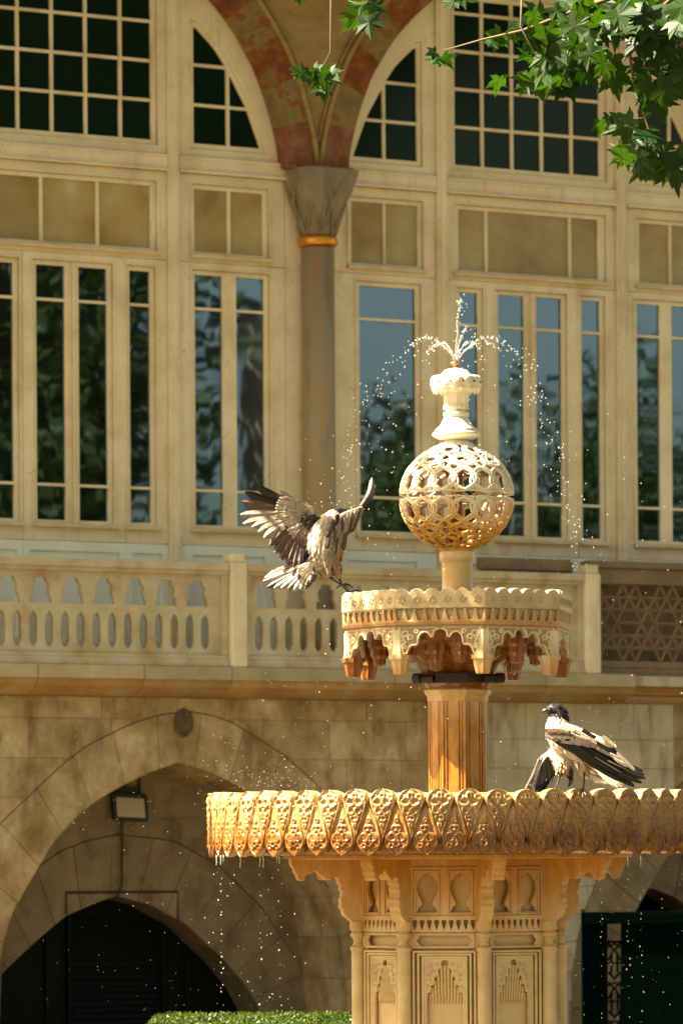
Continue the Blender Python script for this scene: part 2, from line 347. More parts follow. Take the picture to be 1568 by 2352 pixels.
def board_frame(parent, name, x0, x1, z0, z1, sx0, sx1, sz0, sz1, holes, mat_g, sill=True, top=None, cas_poly=None, sash_poly=None):
    """casing plate + sash plate with pane holes + one pane per hole + sill"""
    cas = plate(name, [cas_poly or rect(x0, x1, z0, z1), sash_poly or rect(sx0, sx1, sz0, sz1)], 0, .06, M['paint'], parent, .003)
    if not sash_poly and sx1 > sx0:
        d = .014; plate('frame_moulding', [rect(sx0-d, sx1+d, sz0-d, sz1+d), rect(sx0+.004, sx1-.004, sz0+.004, sz1-.004)], .008, .014, M['paint'], cas, .003)
    inner = sash_poly or rect(sx0, sx1, sz0, sz1)
    cx = sum(p[0] for p in inner)/len(inner); cz = sum(p[1] for p in inner)/len(inner)
    sp = [(cx+(x-cx)*(1-.004/max(.1, abs(x-cx))) if abs(x-cx) > .01 else x, cz+(z-cz)*(1-.004/max(.1, abs(z-cz))) if abs(z-cz) > .01 else z) for x, z in inner]
    plate('sash', [sp]+holes, -.018, .045, M['paint'], cas, .0035)
    for h in holes:
        m = MB(); m.prism(h, .044, .056); gx_, gz_ = random.uniform(-.007, .007), random.uniform(-.006, .006); mx_ = sum(p[0] for p in h)/len(h); mz_ = sum(p[1] for p in h)/len(h)
        m.v = [(x, y+gx_*(x-mx_)+gz_*(z-mz_)*.5, z) for x, y, z in m.v]; o = m.build('pane', mat_g, cas)
    if sill:
        b = MB(); b.box(sx0-.02, sx1+.02, -.045, -.004, sz0-.030, sz0-.002); b.build('sill', M['paint_old'], cas, bevel=.004)
    return cas
def bay(c, spec, left_sub=True, right_sub=True):
    e = pal
    X = lambda ps: [(c+x, z) for x, z in ps]
    # posts and transoms
    for sx in (-1, 1):
        m = MB(); zt = 8.62; m.box(c+sx*POST-.05, c+sx*POST+.05, -.035, .05, 3.2, zt); m.build('post', M['paint'], e, bevel=.006)
        m = MB(); m.box(c+sx*POST-.022, c+sx*POST+.022, -.045, -.034, 3.2, zt); m.build('post_moulding', M['paint'], e, bevel=.003)
    for (a, b) in ((-1.92, -POST-.052), (-POST+.052, POST-.052), (POST+.052, 1.92)):
        m = MB(); m.box(c+a, c+b, -.028, .05, 7.035, 7.155); m.build('transom_beam', M['paint'], e, bevel=.005)
        m = MB(); m.box(c+a, c+b, -.05, -.026, 7.030, 7.052); m.box(c+a, c+b, -.04, -.026, 7.14, 7.16); m.build('transom_moulding', M['paint'], e, bevel=.003)
    # centre upper grid
    xs = spec['grid']; zs = [7.275+.31*i for i in range(5)]+[8.64]
    zt = [z for z in zs]; holes = []
    for i in range(len(xs)-1):
        for j in range(5):
            holes.append(X(rect(xs[i]+(.0 if i == 0 else .013), xs[i+1]-(.0 if i == len(xs)-2 else .013), zs[j]+(0 if j == 0 else .012), zs[j+1]-.012)))
    top = [(x, interp([(b, a) for a, b in INTR[::-1]], abs(x))) for x in [.838, .6, .35, 0, -.35, -.6, -.838]]
    cas = X([(-.838, 7.157), (.838, 7.157)]+top)
    board_frame(e, 'window', 0, 0, 0, 0, c-.765, c+.765, 7.225, 8.67, holes, M['glass_dark'], False, cas_poly=cas)
    # centre middle
    ms = spec['mid']; holes = [X(rect(a+(.0 if i == 0 else .012), b-(0 if i == len(ms)-2 else .012), 6.42, 6.915)) for i, (a, b) in enumerate(zip(ms, ms[1:]))]
    board_frame(e, 'window', c-.838, c+.838, 6.335, 7.03, c-.755, c+.755, 6.395, 6.955, holes, M['frost'])
    # centre lower: casement pair and two side lights
    LOW = [4.262, 4.524, 4.546, 5.96, 5.982, 6.238]
    def low(x0, x1, openings, z0=4.10, z1=6.332, g=M['glass']):
        hl = []
        for a, b in openings:
            hl += [X(rect(a, b, LOW[0], LOW[1])), X(rect(a, b, LOW[2], LOW[3])), X(rect(a, b, LOW[4], LOW[5]))]
        a0 = openings[0][0]-.045; b0 = openings[-1][1]+.045
        return board_frame(e, 'window', c+x0, c+x1, z0, z1, c+a0, c+b0, 4.232, 6.28, hl, g)
    low(-.838, -.455, [(-.70, -.52)]); low(-.453, .453, [(-.32, -.065), (.055, .31)]); low(.455, .838, [(.51, .695)])
    for (a, b) in ((-.838, -.455), (-.453, .453), (.455, .838)):
        q = plate('dado_panel', [X(rect(a, b, 3.25, 4.097)), X(rect(a+.06, b-.06, 3.35, 4.02))], 0, .05, M['dado'], e, .004)
        m = MB(); m.box(c+a+.06, c+b-.06, .018, .04, 3.35, 4.02); m.build('panel_field', M['dado'], q)
    m = MB(); m.box(c-.012, c+.008, -.012, .0, 4.24, 6.27); m.build('meeting_stile', M['paint'], e, bevel=.003)
    # side sub bays
    for sgn, subs in ((-1, spec['lsub']), (1, spec['rsub'])):
        Fm = (lambda ps: [(c+sgn*x, z) for x, z in ps])
        # arched upper light
        bars = [7.275, 7.58, 7.895, 8.19]; vm = 1.417; holes = []
        for j in range(3):
            z0 = bars[j]+(0 if j == 0 else .012); z1 = bars[j+1]-(.012 if j < 2 else 0)
            zz = [z0+(z1-z0)*i/5 for i in range(6)]
            for (a, b) in ((1.10, vm-.013), (vm+.013, 9)):
                right = [(min(b, interp(CW, z)), z) for z in zz]
                if right[0][0] - a < .02: continue
                right = [p for p in right if p[0] > a+.004]
                if len(right) < 2: continue
                poly = [(a, z0)]+right+([(a, right[-1][1])] if right[-1][0] > a+.02 else [(a, right[-1][1])])
                holes.append(Fm(poly))
        curve = [p for p in arch_curve(0, 7.157) if p[0] > .945]
        cas = Fm([(.942, 7.157)]+curve+[(.942, curve[-1][1]+.03)])
        sash = Fm([(1.06, 7.23)]+[(interp(CW, z)+.045, z) for z in (7.23, 7.4, 7.6, 7.75, 7.91, 8.04, 8.16)]+[(1.13, 8.235), (1.06, 8.25)])
        board_frame(e, 'window', 0, 0, 0, 0, 0, 0, 0, 0, holes, M['glass_dark'], False, cas_poly=cas, sash_poly=sash)
        # middle light
        a, b = sorted((sgn*1.10, sgn*1.735)); mm = sgn*1.42
        board_frame(e, 'window', min(c+sgn*.942, c+sgn*1.92), max(c+sgn*.942, c+sgn*1.92), 6.335, 7.03, c+a-.045, c+b+.045, 6.395, 6.955,
                    [X(rect(a, mm-.012, 6.42, 6.915)), X(rect(mm+.012, b, 6.42, 6.915))], M['frost'])
        x0, x1 = sorted((sgn*.942, sgn*1.92)); low(x0, x1, subs)
        q = plate('dado_panel', [X(rect(x0, x1, 3.25, 4.097)), X(rect(x0+.12, x1-.20, 3.35, 4.02))], 0, .05, M['dado'], e, .004)
        m = MB(); m.box(c+x0+.12, c+x1-.20, .018, .04, 3.35, 4.02); m.build('panel_field', M['dado'], q)
    # painted archivolt: separate voussoirs on each side, and its moulding
    inn = arch_curve(0, 7.12); out = arch_curve(.265, 7.12)
    out = [(min(x, 2.145 if z < 7.5 else 9), z) for x, z in out]
    N = 9; II = resample(inn, N*3+1); OO = resample(out, N*3+1)
    for sgn in (-1, 1):
        for k in range(N):
            a = k*3; b = a+3
            poly = [(c+sgn*x, z) for x, z in II[a:b+1]+OO[a:b+1][::-1]]
            m = MB(); m.prism(poly, -.155-random.uniform(0, .004), .01)
            m.build('painted_voussoir', M['fresco_dark'] if k == 0 else M['fresco_red' if k % 2 == 0 else 'fresco_grey'], e, bevel=.003)
        ml = MB(); pts = [(c+sgn*x, -.165, z) for x, z in OO]; ml.tube(pts, .022, 8); pts = [(c+sgn*x*1.0, -.16, z+.02) for x, z in arch_curve(.30, 7.25)]; ml.tube(pts, .010, 6)
        ml.build('archivolt_moulding', M['plaster'], e, smooth=True)
    for sgn in (-1, 1):
        a, b = sorted((c+sgn*1.923, c+sgn*2.149)); m = MB(); m.box(a, b, 0, .05, 3.2, 7.13); m.build('side_boarding', M['paint'], e)
    return inn
SPL = dict(grid=[-.745, -.47, -.17, .13, .44, .715], mid=[-.72, -.27, .23, .705], lsub=[(-1.74, -1.485), (-1.355, -1.10)], rsub=[(1.10, 1.353), (1.481, 1.74)])
SPR = dict(grid=[-.735, -.463, -.171, .123, .42, .70], mid=[-.705, -.43, .40, .683], lsub=[(-1.664, -1.125)], rsub=[(1.07, 1.305), (1.426, 1.69)])
bay(-2.42, SPL); bay(1.877, SPR)
# spandrel plaster above the columns
ARCH_C = (-2.42, 1.877)
def outer_z(s):
    best = 7.12; oc = arch_curve(.265, 7.12)
    tab = sorted([(x, z) for x, z in oc])
    for c in ARCH_C:
        d = abs(s-c)
        if d < tab[-1][0]-.001: best = max(best, interp(tab, d))
    return best
for (s0, s1) in ((-5.2, -2.42), (-2.42, 1.877), (1.877, 5.2)):
    m = MB(); ss = [s0+(s1-s0)*i/60 for i in range(61)]
    m.add([(s, -.135, outer_z(s)) for s in ss]+[(s, -.135, 9.9) for s in ss], [(i, i+1, 62+i, 61+i) for i in range(60)])
    m.add([(s, -.0, outer_z(s)) for s in ss]+[(s, -.0, 9.9) for s in ss], [(i, i+1, 62+i, 61+i) for i in range(60)])
    m.build('spandrel', M['plaster'], pal, fix=False)
m = MB(); m.box(-5.6, 5.6, -2.6, .3, 9.75, 9.95); m.build('shading_eave', M['wood_brown'], pal)  # unseen eave added, overhang widened to darken the upper facade
# columns with capitals
for cs in (-4.57, -.245, 4.06):
    cn = -.09
    q = MB(); prof = [(.145, 3.25), (.145, 3.38), (.131, 3.42), (.135, 4.5), (.131, 6.50)]; q.lathe(prof, 28, (cs, cn)); shaft = q.build('column_shaft', M['shaft'], pal, smooth=True)
    q = MB(); q.lathe([(.132, 6.505), (.155, 6.515), (.165, 6.54), (.155, 6.57), (.14, 6.595)], 32, (cs, cn)); q.build('gilded_ring', M['gold'], pal, smooth=True)
    q = MB(); b = 4; vs = []; fs = []
    levels = [(.132, 6.595, 0), (.165, 6.70, .1), (.20, 6.83, .5), (.245, 6.96, .8), (.262, 7.07, 1), (.262, 7.11, 1)]
    k = 32
    for (r, z, sq) in levels:
        for j in range(k):
            a = 2*PI*j/k+PI/4*0; ca, sa = math.cos(a), math.sin(a); fsq = 1/max(abs(ca), abs(sa)); rr = r*((1-sq)+sq*min(fsq, 1.28))
            f = .012*math.cos(8*a+(PI if sq > .45 else 0))*(1 if 0 < sq < 1 else 0)
            vs.append((cs+(rr+f)*ca, cn+(rr+f)*sa, z))
    fs = [(i*k+j, i*k+(j+1) % k, (i+1)*k+(j+1) % k, (i+1)*k+j) for i in range(len(levels)-1) for j in range(k)]+[tuple(range(k))[::-1], tuple((len(levels)-1)*k+j for j in range(k))]
    q.add(vs, fs); cap = q.build('capital', M['capital'], pal)
    q = MB()      # raised zigzag ribs of the capital
    for j in range(16):
        a0 = 2*PI*j/16; a1 = 2*PI*(j+1)/16; up = j % 2
        for (ra, za, rb, zb) in ((.142, 6.60, .232, 6.84), (.232, 6.84, .285, 7.06)):
            A, B = (a0, a1) if up else (a1, a0)
            if za > 6.7: A, B = B, A
            q.tube([(cs+ra*math.cos(A), cn+ra*math.sin(A), za), (cs+rb*math.cos(B), cn+rb*math.sin(B), zb)], .010, 5)
    q.build('zigzag_rib', M['capital'], cap)
    q = MB(); q.box(cs-.285, cs+.285, -.185, .1, 7.11, 7.15); q.build('impost', M['fresco_dark'], pal, bevel=.008)
# side ends of the joinery and the room behind
m = MB(); m.box(-5.2, 5.2, .09, .13, 3.1, 9.6); m.build('dark_interior', M['dark_door'], pal)  # dark sheet stands in for the unlit rooms behind the panes
m = MB(); m.box(-5.2, 5.2, -.6, .3, 3.02, 3.10); m.build('gallery_floor', M['stone_pale'], pal)
for a, b in ((-5.2, -4.575), (4.032, 5.2)):
    m = MB(); m.box(a, b, .0, .05, 3.2, 7.12); m.build('side_boarding', M['paint'], pal)

# balustrade
BN = .60
def balu_upper(x):
    pts = [(.096, 0), (.094, .035), (.086, .06), (.073, .082), (.072, .09), (.078, .105), (.078, .135), (.068, .155), (.056, .16), (.048, .175), (.044, .195)]
    return [(x+a, 3.585+b) for a, b in pts]+[(x-a, 3.585+b) for a, b in pts[::-1]]
def balu_slot(x):
    return [(x, 3.25), (x+.02, 3.262), (x+.037, 3.295), (x+.037, 3.465), (x+.026, 3.492), (x, 3.522), (x-.026, 3.492), (x-.037, 3.465), (x-.037, 3.295), (x-.02, 3.262)]
def balustrade(s0, s1, uppers, slots):
    bl = plate('balustrade_panel', [rect(s0, s1, 3.205, 3.835)]+[balu_upper(x) for x in uppers]+[balu_slot(x) for x in slots], BN-.03, .055, M['balu'], pal, .005)
    m = MB(); m.box(s0, s1, -BN-.03, -BN+.13, 3.86, 3.925); m.build('hand_rail', M['balu'], bl, bevel=.012)
    m = MB(); m.box(s0, s1, -BN-.01, -BN+.11, 3.832, 3.862); m.build('rail_moulding', M['balu'], bl, bevel=.006)
    m = MB(); m.box(s0, s1, -BN-.015, -BN+.12, 3.112, 3.175); m.box(s0, s1, -BN, -BN+.11, 3.17, 3.207); m.build('plinth', M['balu'], bl, bevel=.008)
    for a, b in ((s0, s0+.055), (s1-.055, s1)):
        m = MB(); m.box(a, b, -BN-.004, -BN+.10, 3.208, 3.832); m.build('end_stile', M['balu'], bl, bevel=.006)
def bpost(s, w=.145, top=4.0):
    m = MB(); m.box(s-w/2, s+w/2, -BN-.045, -BN+.13, 3.112, 3.93); p = m.build('balustrade_post', M['paint'], pal, bevel=.014)
    m = MB(); m.box(s-w*.42, s+w*.42, -BN-.03, -BN+.11, 3.93, top); m.build('post_cap', M['paint'], p, bevel=.012)
up1 = [-1.657-.2752*i for i in range(13)]; sl1 = [-1.585-.1376*i for i in range(25)]
balustrade(-5.1, -1.395, [x for x in up1 if x > -5.0], [x for x in sl1 if x > -5.0])
bpost(-1.32)
balustrade(-1.245, 1.962, [-1.03+.2752*i for i in range(11)], [-1.10+.1376*i for i in range(22)])
bpost(2.03)
# brown star lattice screen, set back behind the rail on the right
sx0 = W(1100, 1270, .42)[0]; LN = .46
def lattice(x0, x1, z0, z1):
    fr = plate('lattice_screen', [rect(x0, x1, z0, z1), rect(x0+.05, x1-.05, z0+.06, z1-.13)], LN, .09, M['wood_brown'], pal, .006)
    m = MB(); ax0, ax1, az0, az1 = x0+.05, x1-.05, z0+.06, z1-.13
    def seg(p, q, r_=.013):
        t0, t1 = 0.0, 1.0; d = (q[0]-p[0], q[1]-p[1])
        for lo_b, hi_b, c_, dd in ((ax0, ax1, p[0], d[0]), (az0, az1, p[1], d[1])):
            if abs(dd) < 1e-9:
                if not lo_b <= c_ <= hi_b: return
            else:
                ta, tb = sorted(((lo_b-c_)/dd, (hi_b-c_)/dd)); t0 = max(t0, ta); t1 = min(t1, tb)
        if t1-t0 > .02: m.tube([(p[0]+d[0]*t0, -LN+.03, p[1]+d[1]*t0), (p[0]+d[0]*t1, -LN+.03, p[1]+d[1]*t1)], r_, 4)
    H_ = az1-az0; zm = (az0+az1)/2; cell = H_*.60; nx = int((ax1-ax0)/cell)+3
    seg((ax0, zm), (ax1, zm))
    for i in range(-2, nx):
        cx = ax0+i*cell
        for zc_ in (zm, zm+H_*.5, zm-H_*.5):
            ox = cx if zc_ == zm else cx+cell/2
            P6 = [(ox+.205*cell/.36*math.cos(PI*k/3+PI/6), zc_+.205*cell/.36*math.sin(PI*k/3+PI/6)) for k in range(6)]
            for k in range(6): seg(P6[k], P6[(k+2) % 6]); 
            for k in range(6):
                a_ = (ox+.125*cell/.36*math.cos(PI*k/3), zc_+.125*cell/.36*math.sin(PI*k/3)); b_ = (ox+.235*cell/.36*math.cos(PI*k/3), zc_+.235*cell/.36*math.sin(PI*k/3)); seg(a_, b_)
    m.build('star_tracery', M['wood_brown'], fr)
    m = MB(); m.box(x0, x1, -LN-.03, -LN+.12, z1, z1+.06); m.build('screen_rail', M['wood_brown'], fr, bevel=.01)
lattice(2.105, 5.1, 3.17, 3.99)
m = MB(); m.box(2.12, 5.1, -.22, -.19, 3.112, 3.95); m.build('screen_backing', M['stone_inner'], pal)
m = MB(); m.box(2.105, 5.1, -LN-.02, -LN+.12, 3.112, 3.168); m.build('screen_plinth', M['wood_brown'], pal, bevel=.006)
m = MB(); m.box(sx0, 1.96, -LN+.0, -LN+.09, 3.95, 4.05); m.box(sx0, 1.96, -LN+.02, -LN+.07, 3.5, 3.95); m.build('rail_screen', M['wood_brown'], pal, bevel=.008)

# cornice slabs: pale nosing and rust-stained cove, slab by slab
WN = .40
cuts = [-5.2, -4.3, W(88, 1540, .65)[0], W(331, 1540, .65)[0], W(533, 1540, .65)[0], .1, .85, 1.55, W(1450, 1540, .6)[0]]
for a, b in zip(cuts, cuts[1:]):
    m = MB(); m.box(a+.003, b-.003, -.66, .1, 3.008, 3.112); m.build('cornice_slab', M['cornice_face'], pal, bevel=.006)
    m = MB(); poly = [(-.645, 3.006), (-.62, 2.955), (-.55, 2.915), (-.47, 2.885), (-.30, 2.885), (-.30, 3.006)]; n_ = len(poly)
    vs = [(a+.003, y, z) for y, z in poly]+[(b-.003, y, z) for y, z in poly]
    m.add(vs, [tuple(range(n_)), tuple(range(2*n_-1, n_-1, -1))]+[(i, (i+1) % n_, n_+(i+1) % n_, n_+i) for i in range(n_)])
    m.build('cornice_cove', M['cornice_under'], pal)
a = cuts[-1]
for b in (3.2, 4.1, 5.2):
    m = MB(); m.box(a+.003, b-.003, -.52, .1, 3.03, 3.112); m.build('cornice_slab', M['cornice_face'], pal, bevel=.006)
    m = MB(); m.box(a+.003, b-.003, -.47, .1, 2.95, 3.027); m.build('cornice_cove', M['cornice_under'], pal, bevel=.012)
    a = b

# lower storey: courses of stone blocks, arch rings, recessed inner walls
def conv(pts, n): return [W(u, v, n) for u, v in pts]
A_IN = conv([(-8, 2352), (-4, 2250), (10, 2157), (28, 2100), (65, 2032), (125, 1932), (175, 1878), (225, 1837), (290, 1800), (350, 1772), (410, 1751), (465, 1767), (510, 1785), (550, 1807), (620, 1860), (680, 1925), (750, 2022), (775, 2110), (790, 2200), (805, 2352)], WN)
A_OUT = conv([(-135, 2352), (-128, 2200), (-100, 2080), (-60, 1985), (0, 1892), (50, 1845), (110, 1787), (160, 1742), (200, 1712), (300, 1662), (360, 1643), (425, 1632), (490, 1643), (540, 1662), (650, 1732), (725, 1797), (800, 1880), (870, 1990), (910, 2110), (930, 2352)], WN)
def drop(ps): return [(ps[0][0], 0.0)]+ps+[(ps[-1][0], 0.0)]
A_IN = drop(A_IN); A_OUT = drop(A_OUT)
D2 = W(1420, 2200, WN)[0]-A_IN[0][0]
A2_IN = [(s+D2, z*.93) for s, z in A_IN]; A2_OUT = [(s+D2, z*.93) for s, z in A_OUT]
B_IN = drop(conv([(0, 2352), (2, 2290), (5, 2237), (75, 2170), (150, 2105), (210, 2078), (267, 2057), (350, 2080), (430, 2125), (520, 2210), (570, 2270), (612, 2352)], -.25))
B_OUT = drop(conv([(-130, 2352), (-90, 2230), (5, 2085), (84, 1995), (135, 1956), (200, 1930), (273, 1915), (400, 1930), (500, 1985), (600, 2080), (700, 2230), (745, 2352)], -.25))
B2_IN = drop(conv([(1415, 2352), (1415, 2180), (1422, 2100), (1440, 2060), (1490, 2038), (1540, 2056), (1590, 2090), (1640, 2150), (1680, 2352)], -.05))
B2_OUT = drop(conv([(1330, 2352), (1340, 2100), (1390, 1990), (1440, 1950), (1500, 1925), (1570, 1945), (1660, 2010), (1720, 2090), (1770, 2352)], -.05))
def height_fn(rings):
    tabs = []
    for ps in rings:
        tabs.append(ps)
    def f(s):
        h = -1
        for ps in tabs:
            for (a, b), (c, d) in zip(ps, ps[1:]):
                if min(a, c) <= s <= max(a, c) and abs(c-a) > 1e-6: h = max(h, b+(d-b)*(s-a)/(c-a))
        return h
    return f
def ring(name, pin, pout, N, nf, depth, mat, parent, gap=.002):
    I = resample(pin, N*4+1); O = resample(pout, N*4+1)
    for k in range(N):
        a = k*4; b = a+4; ip = list(I[a:b+1]); op = list(O[a:b+1])
        def sh(ps):
            ps[0] = tuple(p+(q-p)*gap/max(.02, math.dist(ps[0], ps[1])) for p, q in zip(ps[0], ps[1])); ps[-1] = tuple(p+(q-p)*gap/max(.02, math.dist(ps[-1], ps[-2])) for p, q in zip(ps[-1], ps[-2])); return ps
        ip = sh(ip); op = sh(op); op = [(x+(i_[0]-x)*.015, z+(i_[1]-z)*.015) for (x, z), i_ in zip(op, ip)]
        m = MB(); m.prism(ip+op[::-1], -nf-random.uniform(-.003, .004), -nf+depth); m.build(name, mat, parent, bevel=.003)
def courses(parent, s0, s1, z0, z1, hf, nf, th, rowh, blk, mat, smin=0):
    z = z0; r = 0
    while z < z1-.02:
        h = min(rowh*random.uniform(.93, 1.08), z1-z)
        if z1-(z+h) < rowh*.4: h = z1-z
        s = s0-random.uniform(0, blk*.6)
        while s < s1:
            L = blk*random.uniform(.7, 1.25); a = max(s, s0)+.002; b = min(s+L, s1)-.002; s += L
            if b-a < .05: continue
            k = max(2, int((b-a)/.04)); xs = [a+(b-a)*i/k for i in range(k+1)]; za, zb = z+.002, z+h-.002
            run = []
            def flush():
                if len(run) > 1:
                    if all(abs(q-za) < 1e-6 for _, q in run): poly = [(run[0][0], za), (run[-1][0], za), (run[-1][0], zb), (run[0][0], zb)]
                    else: poly = run+[(run[-1][0], zb), (run[0][0], zb)]
                    m = MB(); m.prism(poly, -nf-random.uniform(-.003, .003), -nf+th); m.build('stone_block', mat, parent, bevel=.003)
            for x in xs:
                q = max(za, hf(x)+.004)
                if q < zb-.012: run.append((x, q))
                else: flush(); run = []
            flush()
        z += h
def backing(parent, s0, s1, z1, hf, n, mat):
    k = 160; xs = [s0+(s1-s0)*i/k for i in range(k+1)]
    m = MB(); m.add([(x, -n, max(0, hf(x))) for x in xs]+[(x, -n, z1) for x in xs], [(i, i+1, k+2+i, k+1+i) for i in range(k)]); m.build('mortar_bed', mat, parent, fix=False)
hA = height_fn([A_OUT, A2_OUT]); pr0 = A_OUT[-1][0]; pr1 = A2_OUT[0][0]
basement = link('basement_wall', bpy.data.meshes.new('basement_wall'), pal)
courses(basement, -5.2, pr0+.3, 0.0, 2.88, hA, WN, .25, .30, .62, M['stone'])
courses(basement, pr0+.3, 3.0, 0.0, 2.88, hA, WN, .25, .235, .50, M['stone_pale'])
courses(basement, 3.0, 7.5, 0.0, 2.88, hA, WN, .25, .235, .55, M['stone'])
backing(basement, -5.2, 7.5, 2.9, hA, WN-.0065, M['mortar'])
ring('voussoir', A_IN, A_OUT, 19, WN, .68, M['stone'], basement)
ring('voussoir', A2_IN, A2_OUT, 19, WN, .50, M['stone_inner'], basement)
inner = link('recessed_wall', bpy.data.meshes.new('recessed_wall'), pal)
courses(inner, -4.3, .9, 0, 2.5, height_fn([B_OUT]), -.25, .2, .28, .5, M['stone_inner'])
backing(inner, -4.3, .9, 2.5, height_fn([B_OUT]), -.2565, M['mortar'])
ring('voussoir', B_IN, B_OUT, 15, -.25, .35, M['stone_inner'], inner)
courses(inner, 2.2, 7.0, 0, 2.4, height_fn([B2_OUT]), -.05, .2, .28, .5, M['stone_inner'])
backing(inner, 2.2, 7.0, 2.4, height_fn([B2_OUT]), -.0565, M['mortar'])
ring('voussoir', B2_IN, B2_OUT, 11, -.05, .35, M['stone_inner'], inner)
# oval medallion over the arch
mc = W(421, 1660, WN); m = MB(); k = 28
for (r, y) in ((1.0, -WN-.004), (.95, -WN-.018), (.80, -WN-.022), (.74, -WN-.010), (.0, -WN-.006)):
    for j in range(k): m.v.append((mc[0]+.088*r*math.cos(2*PI*j/k), y, mc[1]+.112*r*math.sin(2*PI*j/k)))
for i in range(4):
    for j in range(k): m.f.append((i*k+j, i*k+(j+1) % k, (i+1)*k+(j+1) % k, (i+1)*k+j)); m.mi.append(0)
m.build('oval_medallion', mat_noise('dark_medallion_stone', [(.3, (.05, .032, .015)), (.7, (.14, .095, .05))], 14, .8, bs=.8, bscale=30, bdist=.01), basement, smooth=True)
# louvered double door deep in the left arch
dl = link('cellar_door', bpy.data.meshes.new('cellar_door'), pal)
m = MB(); m.box(-3.6, .6, .62, .66, 0, 1.6); m.build('door_leaf', M['dark_door'], dl)
for a in (W(110, 2250, -.6)[0], W(160, 2250, -.6)[0], W(375, 2250, -.6)[0], W(430, 2250, -.6)[0]):
    m = MB(); m.box(a-.02, a+.02, .585, .62, 0, 1.5); m.build('door_stile', M['dark_door'], dl, bevel=.004)
la, lb = W(165, 2250, -.6)[0]+.02, W(372, 2250, -.6)[0]-.02
for i in range(22):
    m = MB(); z = .05+.052*i; m.add([(la, .60, z), (lb, .60, z), (lb, .62, z+.04), (la, .62, z+.04), (la, .605, z-.006), (lb, .605, z-.006), (lb, .625, z+.034), (la, .625, z+.034)],
                                    [(0, 1, 2, 3), (4, 7, 6, 5), (0, 4, 5, 1), (2, 6, 7, 3)]); m.build('louvre', M['dark_door'], dl)
m = MB(); m.box(2.3, 6.5, .55, .6, 0, 1.5); m.build('dark_doorway', M['dark_door'], pal)  # dark sheet painted in for the shaded opening
m = MB(); m.box(-5.2, 7.5, .67, .7, 0, 3.0); m.build('rear_wall', M['stone_inner'], pal)
m = MB(); m.box(-5.2, 7.5, .1, .66, 2.3, 2.35); m.build('passage_ceiling', M['stone_inner'], pal)
# conduit box frame over the inner arch
cp = [W(152, 2100, -.25), W(152, 2050, -.25), W(408, 2048, -.25), W(408, 2118, -.25)]
m = MB(); m.tube([(s, .245, z) for s, z in cp], .010, 6); m.build('conduit_pipe', M['black_iron'], pal)

# floodlight (a thing of its own)
fp = W(307, 1853, -.10)
def fac(s, n, z): return Vector((s*CD+n*SD, Y0+s*SD-n*CD, z))
fl = empty('floodlight', fac(fp[0], -.14, fp[1]), PSI-.12); fl.rotation_euler = (R(-14), R(3), PSI-.05)
tag(fl, 'rectangular floodlight with black case and pale glass under the large stone arch', 'lamp')
m = MB(); m.box(-.155, .155, .0, .05, -.105, .115); m.build('case', M['lamp_case'], fl, bevel=.012)
m = MB(); m.box(-.128, .118, -.008, .004, -.085, .072); m.build('lamp_glass', M['lamp_glass'], fl, bevel=.004)
m = MB(); m.tube([(.10, .03, .10), (.12, .06, .26), (.12, .10, .30)], .010, 6); m.tube([(-.10, .03, .10), (-.08, .07, .20), (.0, .10, .25)], .008, 6); m.box(-.09, .09, .03, .12, .12, .17); m.build('bracket', M['lamp_case'], fl)
m = MB(); cpts = [W(282, 1885, -.2), W(281, 1930, -.22), W(278, 1990, -.23), W(279, 2030, -.23), W(270, 2058, -.23)]
inv = Matrix.Translation(fl.location) @ fl.rotation_euler.to_matrix().to_4x4(); inv = inv.inverted()
pts = [inv @ fac(s, -.215, z) for s, z in resample(cpts, 14)]; pts = [p+Vector((random.uniform(-.003, .003), 0, 0)) for p in pts]
m.tube(pts, .011, 6); m.build('cable', M['lamp_case'], fl)

# iron gate at the lower right, standing in front of the wall
gY = 37.5; gt = empty('iron_gate', at(1335, 2352, gY)); gt.location.z = 0
tag(gt, 'dark green iron gate with openwork scroll strip beside the pale stone pier', 'gate')
gx = gt.location.x; GX = lambda u: at(u, 2200, gY).x-gx; GZ = lambda v: at(1450, v, gY).z
m = MB(); m.box(0, 1.9, -.04, .04, GZ(2122), GZ(2094)); m.build('top_rail', M['iron'], gt, bevel=.005)
m = MB(); m.box(GX(1337), GX(1394), -.015, .015, .05, GZ(2120)); m.build('sheet_panel', M['iron'], gt)
m = MB(); m.box(0, GX(1340), -.04, .04, 0, GZ(2094)+.02); m.build('gate_post', M['iron'], gt, bevel=.006)
m = MB(); m.box(GX(1425), 1.9, -.015, .015, .05, GZ(2120)); m.build('sheet_panel', M['iron'], gt)
m = MB(); a, b = GX(1394), GX(1425); mid = (a+b)/2
zt = GZ(2160)
m.box(a, b, -.012, .012, zt-.02, zt)
z = zt-.02
while z > .1:
    m.tube([(a+.003, 0, z), (mid-.005, 0, z-.05), (a+.02, 0, z-.10), (a+.004, 0, z-.13)], .009, 5)
    m.tube([(b-.003, 0, z), (mid+.005, 0, z-.05), (b-.02, 0, z-.10), (b-.004, 0, z-.13)], .009, 5)
    m.tube([(a, 0, z-.03), (mid, 0, z-.005), (b, 0, z-.03)], .008, 5)
    m.tube([(mid-.022, 0, z-.08), (mid-.022, 0, z-.22)], .009, 5); m.tube([(mid+.022, 0, z-.08), (mid+.022, 0, z-.22)], .009, 5)
    m.tube([(a, 0, z-.15), (b, 0, z-.15)], .007, 5); m.tube([(a+.01, 0, z-.22), (mid, 0, z-.27), (b-.01, 0, z-.22)], .012, 5)
    z -= .29
m.build('scroll_strip', M['iron'], gt)

